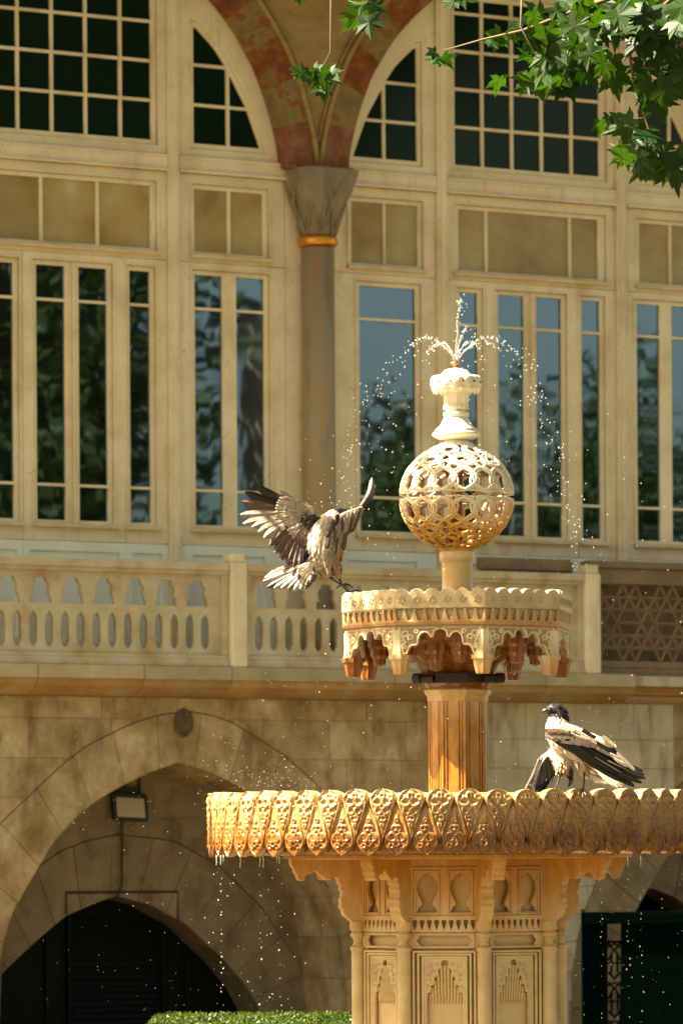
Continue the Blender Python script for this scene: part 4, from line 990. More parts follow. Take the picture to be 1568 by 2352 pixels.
def Q(x, y, dy=0): u = 526.75+x*.21875; v = 1078+y*.21875; return at(u, v, YB+dy)
cb = Q(1180, 1300); crow1 = empty('crow', cb); tag(crow1, SL, 'bird', 'hooded crows bathing at the fountain')
def B1(mb, name, mats, smooth=True, parent=crow1):
    mb.v = [tuple(Vector(v)-cb) for v in mb.v]; return mb.build(name, mats, parent, smooth=smooth, fix=False)
FM = [M['f_grey'], M['f_black'], M['f_brown'], M['f_sheen'], M['f_buff']]
px = .21875/520
mb = MB()
rg = [(Q(1205, 425, .05), 22*px, 22*px, 1), (Q(1185, 437, .05), 42*px, 40*px, 1), (Q(1160, 455, .04), 60*px, 58*px, 1), (Q(1125, 480, .03), 72*px, 66*px, 0), (Q(1080, 515, .02), 84*px, 80*px, 0), (Q(1030, 570, 0), 108*px, 105*px, 0), (Q(985, 640, -.01), 128*px, 130*px, 0), (Q(965, 730, -.01), 140*px, 150*px, 0), (Q(960, 820, 0), 140*px, 150*px, 0), (Q(955, 900, 0), 118*px, 128*px, 0), (Q(930, 965, 0), 90*px, 95*px, 0), (Q(880, 1010, 0), 62*px, 62*px, 0), (Q(820, 1045, 0), 42*px, 28*px, 0), (Q(780, 1065, 0), 20*px, 12*px, 0)]
body(mb, rg, 20, jit=.0025); tufts(mb, rg, 420, .026, .010, 3)
# belly, thighs (buff, wet)
rb_ = [(Q(1030, 640, .06), 110*px, 90*px, 4), (Q(1065, 760, .07), 120*px, 100*px, 4), (Q(1080, 880, .07), 100*px, 95*px, 4), (Q(1085, 980, .06), 70*px, 70*px, 4), (Q(1130, 1080, .05), 42*px, 42*px, 4), (Q(1155, 1150, .04), 26*px, 26*px, 4)]
body(mb, rb_, 16, jit=.003, seed=5); tufts(mb, rb_, 130, .028, .010, 5)
rb_ = [(Q(985, 930, .02), 95*px, 80*px, 4), (Q(990, 1030, .02), 60*px, 60*px, 4), (Q(1030, 1100, .01), 30*px, 30*px, 2)]
body(mb, rb_, 14, jit=.003, seed=8); tufts(mb, rb_+[rb_[-1]], 60, .03, .010, 6)
B1(mb, 'body', FM)
mb = MB(); bk = [(Q(1190, 440, .07), .009), (Q(1215, 425, .09), .008), (Q(1240, 415, .11), .005), (Q(1258, 412, .13), .001)]; mb.tube([p for p, _ in bk], [r for _, r in bk], 8); B1(mb, 'beak', M['beak'])
# left wing
mb = MB(); rnd = random.Random(2)
prim = [((275, 175), .05, 1, 62), ((165, 243), .05, 1, 66), ((130, 342), .03, 2, 66), ((115, 482), .02, 3, 72), ((142, 578), .0, 3, 74), ((236, 612), -.02, 3, 72), ((304, 662), -.02, 3, 72), ((362, 722), -.03, 3, 74)]
for i, ((x, y), bd, mi, wd) in enumerate(prim):
    t = i/7; bx, by = 800-20*t, 385+110*t; feather(mb, Q(bx, by, .03+.004*i), Q(x, y, .05-.012*i), wd*px*1.45, -bd, (0.1, -1, .1), .3, 9, .02, mi)
feather(mb, Q(790, 375, .03), Q(530, 222, .05), 44*px, -.03, (0, -1, .1), .3, 8, 0, 2)
sec_ = [((425, 795), 2), ((480, 875), 2), ((540, 950), 2), ((610, 1005), 2), ((670, 1032), 2), ((735, 1015), 2), ((780, 965), 1), ((815, 905), 1)]
for i, ((x, y), mi) in enumerate(sec_):
    t = i/7; feather(mb, Q(790+90*t, 480+90*t, .03), Q(x, y, -.03+.002*i), 112*px, .03, (0, -1, .05), .55, 9, -.01, mi)
# coverts: overlapping rows, pale on the hand, brown on the arm
for row, (L, o_) in enumerate(((.47, 0), (.34, 1), (.22, 2))):
    allt = [p[0] for p in prim]+[s[0] for s in sec_]
    for i in range(len(allt)*2-1):
        a = allt[i//2]; b = allt[min(len(allt)-1, i//2+1)]; tx, ty = (a if i % 2 == 0 else ((a[0]+b[0])/2, (a[1]+b[1])/2)); t = i/(len(allt)*2-2)
        bx, by = 800+90*max(0, t-.45), 385+(220*t if t < .5 else 110+170*(t-.5)+60)
        mi = 3 if t < .62 else 2
        if row == 2 and t > .5: mi = 3 if rnd.random() < .4 else 2
        feather(mb, Q(bx, by, -.0-.004*row), Q(bx+(tx-bx)*L+rnd.uniform(-8, 8), by+(ty-by)*L+rnd.uniform(-8, 8), -.006-.004*row), 74*px, 0, (0, -1, .05), .5, 5, -.01, mi)
# dark shoulder patch and leading edge
for i in range(26):
    x = rnd.uniform(770, 930); y = 470+(x-770)*.35+rnd.uniform(-10, 90)
    feather(mb, Q(x+25, y-25, -.03), Q(x-30, y+rnd.uniform(5, 35), -.035), 44*px, 0, (0, -1, 0), .5, 4, 0, 1 if rnd.random() < .6 else 2)
mb.cur = 3; mb.tube([Q(780, 372, .0), Q(850, 410, -.01), Q(900, 460, -.015), Q(955, 545, -.01)], [.008, .012, .013, .012], 8); mb.cur = 0
B1(mb, 'wing', FM, False)
# right wing, seen nearly edge on, tip primaries curving up and away
mb = MB()
for i, (x, y, w_, cv) in enumerate(((1500, 85, 60, .10), (1505, 130, 60, .12), (1490, 190, 50, .11))):
    feather(mb, Q(1340+i*6, 425, .06), Q(x, y, .16+.02*i), w_*px*1.1, cv, (-.3, -1, .1), .3, 10, 0, (1, 2, 1)[i])
hang = [((1395, 405), (1300, 570)), ((1370, 405), (1275, 665)), ((1330, 430), (1250, 640)), ((1290, 450), (1225, 700)), ((1250, 470), (1190, 780)), ((1215, 500), (1195, 852)), ((1180, 520), (1150, 800)), ((1150, 540), (1115, 860)), ((1120, 560), (1095, 920)), ((1090, 580), (1070, 1000)), ((1070, 600), (1050, 1060)), ((1050, 620), (1036, 1100)), ((1035, 640), (1010, 1040)), ((1025, 660), (985, 960))]
for i, (b, t) in enumerate(hang): feather(mb, Q(b[0], b[1], -.05-.006*i), Q(t[0], t[1], -.04-.006*i), 66*px, .0, (-.25, -1, .1), .5, 8, .0, (2 if i in (1, 5, 3, 8) else 3))
for i, (b, t) in enumerate(hang[3:]): feather(mb, Q(b[0], b[1], -.085-.006*i), Q(b[0]+(t[0]-b[0])*.5, b[1]+(t[1]-b[1])*.5, -.08-.006*i), 60*px, .0, (-.25, -1, .1), .5, 6, .0, 3 if i % 3 else 2)
for i in range(18):
    t = i/17; x = 1020+110*t; y = 690-170*t+rnd.uniform(-20, 20); feather(mb, Q(x+15, y-30, -.15), Q(x-8, y+25, -.155), 46*px, 0, (0, -1, 0), .5, 4, 0, 1 if i % 3 else 2)
mb.cur = 3; mb.tube([Q(1395, 400, .04), Q(1300, 440, .02), Q(1200, 480, .0), Q(1100, 545, -.02), Q(1030, 620, -.03)], [.006, .010, .012, .014, .012], 8); mb.cur = 0
B1(mb, 'wing', FM, False)
mb = MB()
tl = [(356, 1180), (370, 1145), (405, 1108), (460, 1085), (398, 1240), (470, 1250), (545, 1252), (620, 1258), (680, 1270), (745, 1262), (795, 1250), (850, 1190), (895, 1110)]
tl = sorted(tl, key=lambda p: math.atan2(p[1]-980, p[0]-930))
for i, (x, y) in enumerate(tl[::-1]): feather(mb, Q(900+(x-600)*.04, 985, .03-.003*i), Q(x, y, .03-.005*i), 92*px, 0, (0, -1, .2), .4, 8, 0, 2 if i in (1, 4, 7, 10, 11) else 3)
for i in range(40):
    a = rnd.uniform(0, 1); x = 880-rnd.uniform(0, 110)*a; y = 975+rnd.uniform(0, 90); feather(mb, Q(x, y, -.035), Q(x-80+rnd.uniform(-20, 20), y+60+rnd.uniform(-25, 25), -.038), 30*px, 0, (0, -1, .2), .5, 4, 0, 0)
B1(mb, 'tail', FM, False)
mb = MB(); mb.tube([Q(1035, 1100, .01), Q(1060, 1140, 0), Q(1130, 1185, -.01), Q(1200, 1235, -.01), Q(1250, 1290, .0)], [.009, .0065, .0045, .0045, .0045], 8); an = Q(1250, 1295, 0)
foot(mb, an, [Q(1330, 1300, -.01), Q(1360, 1272, .0), Q(1345, 1290, .02)], Q(1175, 1360, 0), .0036); B1(mb, 'leg', M['leg'])
mb = MB(); mb.tube([Q(1140, 1120, .05), Q(1160, 1170, .045), Q(1180, 1210, .04)], [.010, .0065, .0045], 8); foot(mb, Q(1180, 1212, .04), [Q(1285, 1232, .04), Q(1245, 1250, .03), Q(1260, 1210, .06)], Q(1125, 1248, .04), .0036); B1(mb, 'leg', M['leg'])

# standing crow
YS = 21.0
def Q2(x, y, dy=0): return at(1176+x*.2109, 1592.5+y*.2109, YS+dy)
cb2 = Q2(600, 1085); crow2 = empty('crow', cb2)
tag(crow2, 'hooded crow standing upright on the scalloped rim of the lower basin', 'bird', 'hooded crows bathing at the fountain')
def B2(mb, name, mats, smooth=True, parent=crow2, o_=None):
    c0 = o_ or cb2; mb.v = [tuple(Vector(v)-c0) for v in mb.v]; return mb.build(name, mats, parent, smooth=smooth, fix=False)
p2 = .2109/545
mb = MB()
rg = [(Q2(362, 188), 14*p2, 14*p2, 1), (Q2(385, 186), 48*p2, 40*p2, 1), (Q2(425, 182), 66*p2, 56*p2, 1), (Q2(475, 186), 74*p2, 64*p2, 1), (Q2(505, 215), 92*p2, 72*p2, 1), (Q2(505, 262), 112*p2, 84*p2, 0), (Q2(505, 330), 138*p2, 102*p2, 0), (Q2(525, 410), 172*p2, 125*p2, 0), (Q2(580, 490), 190*p2, 140*p2, 0), (Q2(660, 560), 178*p2, 140*p2, 0), (Q2(750, 620), 145*p2, 122*p2, 0), (Q2(840, 680), 105*p2, 92*p2, 0), (Q2(930, 740), 66*p2, 60*p2, 0), (Q2(1010, 790), 34*p2, 30*p2, 0)]
body(mb, rg, 22, jit=.0022, seed=11); tufts(mb, rg, 420, .026, .010, 13)
rb_ = [(Q2(520, 560, .02), 110*p2, 90*p2, 0), (Q2(535, 660, .02), 105*p2, 85*p2, 0), (Q2(555, 740, .02), 85*p2, 70*p2, 4), (Q2(545, 810, .01), 48*p2, 45*p2, 4), (Q2(530, 880, .0), 20*p2, 20*p2, 4)]
body(mb, rb_, 14, jit=.003, seed=14); tufts(mb, rb_, 190, .036, .010, 15)
rb_ = [(Q2(740, 640, .03), 90*p2, 80*p2, 4), (Q2(765, 730, .03), 66*p2, 60*p2, 4), (Q2(775, 800, .03), 36*p2, 34*p2, 4), (Q2(775, 850, .03), 18*p2, 18*p2, 2)]
body(mb, rb_, 14, jit=.003, seed=16); tufts(mb, rb_, 70, .034, .010, 17)
# dark nape feathers
for i in range(30):
    x = rnd.uniform(490, 600); y = 190+(x-490)*.8+rnd.uniform(-15, 25); feather(mb, Q2(x-15, y-30, -.05+.0004*abs(x-520)), Q2(x+20, y+25, -.055+.0004*abs(x-520)), 24*p2, 0, (.2, -1, .3), .5, 4, 0, 1)
B2(mb, 'body', FM)
mb = MB(); mb.tube([Q2(385, 185), Q2(355, 187), Q2(330, 193), Q2(312, 203)], [.0125, .010, .0062, .001], 8); mb.tube([Q2(385, 195), Q2(350, 200), Q2(328, 203)], [.009, .006, .001], 8); B2(mb, 'beak', M['beak'])
mb = MB(); mb.lathe([(0, -.006), (.004, -.0045), (.006, 0), (.004, .0045), (0, .006)], 12); 
ev = Q2(412, 176, -.0215); mb.v = [tuple(Vector(v)+ev) for v in mb.v]; B2(mb, 'eye', M['eye'])
# folded wing
mb = MB(); rnd = random.Random(4)
prm = [((1325, 840), 0), ((1440, 925), 1), ((1400, 970), 1), ((1320, 1005), 1), ((1240, 975), 1), ((1170, 930), 1), ((1080, 880), 1), ((990, 830), 1), ((900, 775), 1), ((820, 725), 1)]
for i, ((x, y), mi) in enumerate(prm[1:]):
    feather(mb, Q2(430+i*18, 440+i*10, -.055), Q2(x, y, -.02-.004*i), 78*p2, .03, (.05, -1, .25), .6, 9, 0, 1)
for i in range(9):          # long secondaries with pale edges lying over
    t = i/8; x0, y0 = 520+60*t, 430+30*t; x1, y1 = 1300-170*t, 830+70*t-30*t; feather(mb, Q2(x0, y0, -.066-.001*i), Q2(x1, y1, -.045-.002*i), 64*p2, .02, (.05, -1, .3), .5, 9, 0, 1)
    if i in (1, 5): feather(mb, Q2(x0+5, y0+12, -.0695-.001*i), Q2(x1-10, y1+6, -.050-.002*i), 9*p2, .02, (.05, -1, .3), .9, 9, 0, 0)
for (x0, y0, x1, y1, mi, w_) in ((700, 400, 1100, 580, 0, 90), (760, 400, 1130, 640, 1, 80), (640, 420, 1000, 590, 3, 80), (800, 430, 1200, 700, 1, 60), (1060, 650, 1200, 700, 0, 52), (1100, 690, 1275, 795, 0, 56), (1140, 640, 1335, 840, 0, 44), (560, 400, 900, 540, 3, 78), (980, 470, 1100, 575, 0, 70)):
    feather(mb, Q2(x0, y0, -.080), Q2(x1, y1, -.074), w_*p2, .03, (.1, -1, .4), .6, 8, 0, mi)
for (x0, y0, x1, y1) in ((400, 455, 760, 640), (430, 470, 860, 700), (470, 480, 960, 760), (520, 480, 1060, 800), (560, 470, 1150, 830)): feather(mb, Q2(x0, y0, -.075), Q2(x1, y1, -.055), 92*p2, .02, (0, -1, .1), .7, 8, 0, 1)
for row, (yy, L, w_) in enumerate(((0, 150, 56), (34, 190, 58), (64, 230, 56))):   # coverts
    for i in range(13):
        t = i/12; x = 360+330*t; y = 395+yy+95*t*.6+rnd.uniform(-5, 5)-(18 if row == 0 else 0)*math.sin(PI*t)
        feather(mb, Q2(x, y, -.085+.002*row+.01*(1-t)), Q2(x+L*(.6+.4*t)+rnd.uniform(-8, 8), y+L*.26+rnd.uniform(-6, 6), -.083+.002*row), w_*p2, 0, (0, -1, .3), .6, 5, 0, (2 if row == 0 and i < 9 else (3 if (i+row) % 3 else (1 if i % 2 else 0))))
for i in range(22):
    t = i/21; x = 600+420*t; y = 345+180*t; feather(mb, Q2(x, y, -.060), Q2(x+110, y+58+rnd.uniform(-10, 10), -.066), 60*p2, 0, (0, -1, .5), .6, 5, 0, 0)
B2(mb, 'wing', FM, False)
mb = MB()
for i, (x, y) in enumerate(((1415, 845), (1430, 885), (1445, 925), (1405, 975), (1325, 1015), (1260, 985))): feather(mb, Q2(950, 720, .0+.004*i), Q2(x, y, .01-.006*i), 74*p2, 0, (.05, -1, .3), .5, 8, 0, 1)
B2(mb, 'tail', FM, False)
mb = MB(); mb.tube([Q2(530, 870), Q2(522, 900), Q2(490, 985), Q2(455, 1062)], [.010, .0055, .004, .0048], 8); foot(mb, Q2(452, 1070), [Q2(415, 1092, -.03), Q2(470, 1115, -.04), Q2(500, 1128, -.03)], Q2(468, 1085, .03), .004); B2(mb, 'leg', M['leg'])
mb = MB(); mb.tube([Q2(770, 840, .03), Q2(780, 900, .02), Q2(775, 980, .01), Q2(765, 1065, .01)], [.011, .0055, .004, .0048], 8); foot(mb, Q2(762, 1075, .01), [Q2(720, 1090, -.02), Q2(765, 1125, -.03), Q2(800, 1105, -.02)], Q2(775, 1085, .04), .004); B2(mb, 'leg', M['leg'])

# bathing crow behind it, hunched and wet, one wing spread to the right
YH = 21.35
def Q3(x, y, dy=0): return at(1176+x*.2109, 1592.5+y*.2109, YH+dy)
cb3 = Q3(480, 1085); crow3 = empty('crow', cb3)
tag(crow3, 'wet dark crow hunched behind the standing crow with its pale wing spread', 'bird', 'hooded crows bathing at the fountain')
B3 = lambda mb, name, mats, smooth=True: B2(mb, name, mats, smooth, crow3, cb3)
mb = MB(); rg = [(Q3(640, 940), 20*p2, 20*p2, 1), (Q3(620, 880), 50*p2, 46*p2, 1), (Q3(580, 800), 70*p2, 66*p2, 1), (Q3(520, 720), 96*p2, 100*p2, 0), (Q3(450, 720), 120*p2, 116*p2, 0), (Q3(395, 780), 112*p2, 110*p2, 1), (Q3(355, 870), 92*p2, 90*p2, 1), (Q3(315, 960), 66*p2, 60*p2, 1), (Q3(265, 1040), 44*p2, 36*p2, 1), (Q3(220, 1085), 22*p2, 18*p2, 1)]
body(mb, rg, 18, jit=.003, seed=21); tufts(mb, rg, 260, .03, .012, 22); B3(mb, 'body', FM)
mb = MB(); mb.tube([Q3(640, 930), Q3(625, 985), Q3(605, 1025)], [.011, .008, .002], 8); B3(mb, 'beak', M['beak'])
mb = MB()
for i in range(12):
    t = i/11; feather(mb, Q3(380-60*t, 690+90*t, -.07), Q3(430-180*t+rnd.uniform(-10, 10), 900+130*t, -.06), 70*p2, .02, (-.2, -1, .2), .6, 7, 0, 1 if i % 3 else 2)
for (x0, y0, x1, y1) in ((330, 700, 120, 1090), (310, 740, 165, 1040), (350, 760, 210, 1085), (300, 700, 180, 1000)): feather(mb, Q3(x0, y0, -.06), Q3(x1, y1, -.05), 40*p2, 0, (-.2, -1, .2), .5, 7, 0, 2)
B3(mb, 'wing', FM, False)
mb = MB()
tips = [(820, 930), (880, 955), (940, 975), (1010, 985), (1080, 1005), (1145, 1025), (1190, 1015), (1230, 1010), (1215, 985)]
for i, (x, y) in enumerate(tips): t = i/8; feather(mb, Q3(690+50*t, 700+20*t, .0), Q3(x, y, -.02-.003*i), 78*p2, .06-.08*t, (0, -1, .2), .5, 9, 0, (0, 3, 0)[i % 3])
for i, (x, y) in enumerate(tips[:6]): t = i/5; feather(mb, Q3(680+50*t, 690+20*t, -.02), Q3(690+(x-690)*.55, 700+(y-700)*.62, -.03), 64*p2, .05, (0, -1, .2), .5, 7, 0, 2 if i % 2 else 3)
B3(mb, 'wing', FM, False)

# ------------------------------------------------------------------ water
def drop(mb, c, r, rnd, st=1.0):
    r *= .66
    a = [(0, 0, 1)]+[(math.sin(PI/3)*math.cos(2*PI*j/6), math.sin(PI/3)*math.sin(2*PI*j/6), .5) for j in range(6)]+[(math.sin(2*PI/3)*math.cos(2*PI*(j+.5)/6), math.sin(2*PI/3)*math.sin(2*PI*(j+.5)/6), -.5) for j in range(6)]+[(0, 0, -1)]
    fs = [(0, 1+j, 1+(j+1) % 6) for j in range(6)]+[(1+j, 7+j, 1+(j+1) % 6) for j in range(6)]+[(7+j, 7+(j+1) % 6, 1+(j+1) % 6) for j in range(6)]+[(13, 7+(j+1) % 6, 7+j) for j in range(6)]
    mb.add([(c[0]+r*x, c[1]+r*y, c[2]+r*z*st) for x, y, z in a], fs)
rnd = random.Random(12)
noz = pol(0, 0, zf(112)); jets = MB(); spray = MB()
g_ = 9.81
def jet(az, vh, vz, n_, cont, spread, tmax, rmin=.0025, rmax=.006):
    for i in range(n_):
        t = tmax*(i+rnd.random())/n_; s = .015+spread*t*t*6; p = Vector((FX+vh*t*math.sin(az), FY-vh*t*math.cos(az), noz.z+vz*t-.5*g_*t*t))+Vector((rnd.gauss(0, s), rnd.gauss(0, s), rnd.gauss(0, s*.8)))*.35
        if p.z < 1.9: continue
        drop(spray, p, rnd.uniform(rmin, rmax)*(1 if t < .3 else .9), rnd, 1.25)
    for i in range(26):
        t = cont*2.2*rnd.random()**.7; drop(spray, Vector((FX+vh*t*math.sin(az), FY-vh*t*math.cos(az), noz.z+vz*t-.5*g_*t*t))+Vector((rnd.gauss(0, .004), rnd.gauss(0, .004), rnd.gauss(0, .004))), rnd.uniform(.0025, .0055), rnd, 1.3)
    pts = [Vector((FX+vh*t*math.sin(az), FY-vh*t*math.cos(az), noz.z+vz*t-.5*g_*t*t))+Vector((rnd.gauss(0, .002), 0, rnd.gauss(0, .002))) for t in [cont*k/9 for k in range(10)]]
    jets.tube(pts, [.0022+.0009*math.sin(k*2) for k in range(10)], 6)
for az, vh, vz, n_, sp in ((R(92), 1.0, 1.45, 95, .08), (R(-88), .85, 1.45, 100, .13), (R(20), .25, 2.3, 46, .05), (R(80), .30, 1.7, 30, .06), (R(120), .55, 1.35, 26, .1), (R(-130), .6, 1.35, 26, .1), (R(-60), .7, 1.2, 24, .15), (R(70), .95, 1.25, 22, .1)):
    jet(az, vh, vz, n_, .10, sp, .62)
# long falls out to both sides
for i in range(90):
    t = rnd.random(); u = 1190+150*t**.8+rnd.gauss(0, 16); v = 800+520*t; drop(spray, at(u, v, 22+rnd.uniform(-.3, .3)), rnd.uniform(.003, .0058), rnd, 1.2)
for i in range(90):
    t = rnd.random(); u = 900-160*t**.7+rnd.gauss(0, 22); v = 830+430*t; drop(spray, at(u, v, 22+rnd.uniform(-.3, .3)), rnd.uniform(.0025, .0055), rnd, 1.2)
for i in range(300):
    u = rnd.uniform(600, 1568); v = rnd.uniform(950, 1830); drop(spray, at(u, v, rnd.uniform(20.6, 23.2)), rnd.choice([.0012, .0016, .0022, .003, .0042]), rnd, 1.2)
for (cu, cv, su, sv, n_) in ((640, 1795, 55, 18, 160), (1030, 1812, 30, 8, 60), (730, 1170, 50, 12, 46), (1250, 1800, 70, 22, 70), (560, 1800, 60, 60, 90), (1350, 1700, 80, 60, 60), (300, 1900, 160, 150, 90), (700, 1600, 90, 120, 60), (1100, 1345, 22, 14, 26)):
    for i in range(n_): drop(spray, at(rnd.gauss(cu, su), rnd.gauss(cv, sv), rnd.uniform(21, 22.6)), rnd.choice([.0010, .0014, .002, .0028]), rnd, 1.1)
jo = jets.build('water_jet', M['water'], smooth=True); tag(jo, 'thin streams of water shooting up from the bronze nozzle of the fountain', 'water', kind='stuff')
so = spray.build('water_droplets', M['water'], smooth=True); tag(so, 'scattered water droplets falling around the globe and basins', 'water', kind='stuff')
dr = MB()
for u in (497, 507, 513, 552, 597, 604, 636, 641, 1372, 1378, 1440, 1470):
    Yd = 21.6; L = rnd.uniform(12, 30); A = at(u, 1964, Yd); B_ = at(u+rnd.uniform(-1, 1), 1966+L, Yd); dr.tube([A, A.lerp(B_, .5)+Vector((.001, 0, 0)), B_], [.0022, .0014, .0026], 6)
    if u in (507, 597, 641, 1378, 1440, 1470):
        v = 1966+L
        while v < 2345:
            v += rnd.uniform(5, 34)*(1+(v-1966)/900); drop(dr, at(u+rnd.gauss((v-1966)*.008, 2.5), v, Yd), rnd.choice([.002, .003, .0042, .0055]), rnd, 1.3)
for i in range(150): drop(dr, at(rnd.uniform(480, 800) if i % 2 else rnd.uniform(1310, 1568), rnd.uniform(1975, 2345), rnd.uniform(21, 23)), rnd.choice([.0012, .0018, .0026, .004]), rnd, 1.2)
for i in range(130): drop(dr, at(rnd.uniform(0, 620), rnd.uniform(1780, 2345), rnd.uniform(20.5, 23.5)), rnd.choice([.0008, .0012, .0016]), rnd, 1.2)
tag(dr.build('dripping_water', M['water'], smooth=True), 'water dripping in strings from the underside of the wide lower basin', 'water', kind='stuff')

# ------------------------------------------------------------------ hedge
hY = 24.2; hd = empty('clipped_hedge', (-.2, hY+.35, 0)); tag(hd, 'low clipped green hedge with sunlit top behind the fountain pedestal', 'hedge')
xl = at(332, 2330, hY).x+.2; zt_ = at(600, 2337, hY).z
mb = MB(); 
core = []
mb.box(xl+.04, 1.0, -.28, .30, 0, zt_-.03); mb.build('hedge_core', M['hedge'], hd, bevel=.05)
mb = MB(); rnd = random.Random(5)
for i in range(15000):
    x = rnd.uniform(xl, 1.05); q_ = rnd.random()
    if q_ < .6: y = rnd.uniform(-.33, .33); z = zt_-rnd.random()**2*.05
    else: y = -.33+rnd.random()**2*.05; z = rnd.uniform(.45, zt_)
    ex = max(0, 1-(x-xl)/.07); z -= ex*ex*.06
    if y < -.28: z -= .02
    d = Vector((rnd.uniform(-1, 1), rnd.uniform(-1, 1), rnd.uniform(-.2, 1))).normalized(); s_ = Vector((rnd.uniform(-1, 1), rnd.uniform(-1, 1), rnd.uniform(-1, 1))).cross(d).normalized(); L = rnd.uniform(.012, .024)
    p = Vector((x, y, z)); mb.add([p, p+d*L*.5+s_*L*.28, p+d*L, p+d*L*.5-s_*L*.28], [(0, 1, 2, 3)])
o = mb.build('foliage', M['hedge'], hd, fix=False); tag(o, kind='stuff')

# ------------------------------------------------------------------ plane tree: boughs hanging into the top of the frame
pt = empty('plane_tree', (6.6, 23.5, 0)); tag(pt, 'plane tree at the right whose leafy boughs hang into the top of the view', 'tree')
pb = Vector((6.6, 23.5, 0))
mb = MB(); mb.tube([Vector((0, 0, 0)), Vector((-.1, 0, 2)), Vector((-.2, .1, 4.5)), Vector((0, .2, 8))], [.42, .34, .28, .2], 14); mb.build('trunk', M['bark'], pt, smooth=True)
# one leaf mesh: five pointed lobes, folded along the midrib
def leaf_outline():
    pts = []
    lobes = [(0, 1.0, .20), (48, .86, .19), (102, .60, .17)]
    seq = []
    for a, L, w_ in lobes:
        seq += [(a-19, L*.60), (a-12, L*.74), (a-9, L*.68), (a-5, L*.82), (a, L), (a+5, L*.80), (a+9, L*.66), (a+12, L*.73), (a+18, L*.60), (a+24, L*.50 if a < 100 else L*.5)]
    for a, r in seq: pts.append((r*math.sin(R(a)), r*math.cos(R(a))))
    pts = [(0, 1.0)]+[p for p in pts if p[0] > .02]
    pts.append((.02, -.06)); return pts
lo_ = leaf_outline(); LMS = []
for var in range(4):
    vs = [(0, 0, 0), (0, .5, 0)]; h = lo_; rv = random.Random(var); right = [(x, y) for x, y in h]; n_ = len(right)
    fold = .12+.12*var; droop = .10+.10*var
    def zfn(x, y): return abs(x)*fold - droop*(y*y)*.5 - .15*x*x + .03*math.sin(9*x+var)*math.cos(7*y)
    vs = [(0, y, zfn(0, y)) for y in (-.06, .2, .45, .7, 1.0)]
    sp = [0, 1, 2, 3, 4]; fs = []
    for sgn in (1, -1):
        b0 = len(vs); vs += [(sgn*x, y, zfn(x, y)) for x, y in right[1:]]
        # fan from midrib points
        cen = (0, .12)
        ci = 1
        idx = [4]+[b0+i for i in range(n_-1)]
        for a_, b_ in zip(idx, idx[1:]):
            fs.append((ci, b_, a_) if sgn == 1 else (ci, a_, b_))
    me = bpy.data.meshes.new('leaf'); me.from_pydata(vs, [], fs); me.materials.append(M['leaf']); me.update(); LMS.append(me)
branches = []
def bough(ptsuv, Y, r0, r1, n_leaf=0):
    pts = [at(u, v, Y+dy)-pb for u, v, dy in ptsuv]; mbx = MB(); n_ = len(pts); mbx.tube(pts, [r0+(r1-r0)*i/(n_-1) for i in range(n_)], 6)
    return mbx.build('branch', M['twig'], pt, smooth=True)
YL = 23.0
main = bough([(2400, -500, .2), (1900, -260, 0), (1650, -90, 0), (1560, -20, 0)], YL, .05, .018)
b1 = bough([(1650, -90, 0), (1480, -30, 0), (1330, 20, 0), (1200, 70, 0), (1110, 90, .1), (1020, 115, .1)], YL, .014, .0022)
b2 = bough([(1560, -20, 0), (1470, 60, 0), (1445, 120, 0), (1455, 200, 0), (1490, 300, 0), (1520, 350, 0)], YL, .011, .003)
b3 = bough([(1700, 60, 0), (1600, 170, 0), (1520, 160, 0), (1470, 155, 0)], YL, .012, .003)
b4 = bough([(1200, -60, -.3), (1195, 60, -.3), (1230, 130, -.3), (1290, 150, -.3)], YL, .006, .002)
b5 = bough([(850, -80, .3), (848, -10, .3), (825, 45, .3)], YL, .005, .002)
b6 = bough([(760, -60, .4), (758, 120, .4), (735, 165, .4), (700, 165, .4)], YL, .0025, .0012)
b7 = bough([(1568, 345, 0), (1490, 355, 0), (1440, 350, 0), (1400, 330, 0)], YL, .005, .0022)
b8 = bough([(1490, 270, 0), (1440, 275, 0), (1405, 290, 0)], YL, .004, .0016)
rnd = random.Random(31)
def leaf(parent, u, v, size, ang, Y=YL, tilt=None):
    """size in photo pixels; ang = direction of the tip on the picture plane, 0 = down, + = to the right"""
    p = at(u, v, Y+rnd.uniform(-.25, .25))-pb; s_ = size/FPX*Y
    tl = rnd.uniform(-.9, .9) if tilt is None else tilt; tw = rnd.uniform(-.8, .8)
    # local +y = tip, +z = upper face
    q_ = Matrix.Rotation(-ang, 4, 'Y') @ Matrix.Rotation(tw, 4, 'Z') @ Matrix.Rotation(tl, 4, 'X') @ Matrix.Rotation(-PI/2, 4, 'X')
    o = link('leaf', rnd.choice(LMS), parent); o.matrix_basis = Matrix.Translation(p) @ q_ @ Matrix.Scale(s_, 4)
    return o
def L_(parent, lst, **kw):
    for (u, v, s_, a) in lst: leaf(parent, u, v, s_, R(a), **kw)
L_(b6, [(700, 165, 46, -60), (690, 168, 38, -85), (735, 160, 50, 20), (745, 170, 58, 10), (738, 195, 44, -10), (720, 160, 40, 60), (755, 165, 44, 40), (740, 205, 36, 0), (715, 165, 40, -20)])
L_(b5, [(825, 30, 60, -30), (845, 40, 58, 10), (840, 10, 55, -60), (850, 5, 50, 60), (815, 50, 50, -25), (690, -8, 26, 0), (562, -14, 24, -10)])
L_(b1, [(1005, 128, 46, -20), (1015, 135, 44, 30), (1000, 120, 30, -70), (1045, 0, 46, -25), (1040, -8, 40, 40), (1060, -15, 50, 60), (1140, 85, 50, -10), (1150, 78, 46, -50), (1165, 75, 40, 40), (1130, 95, 34, -20)])
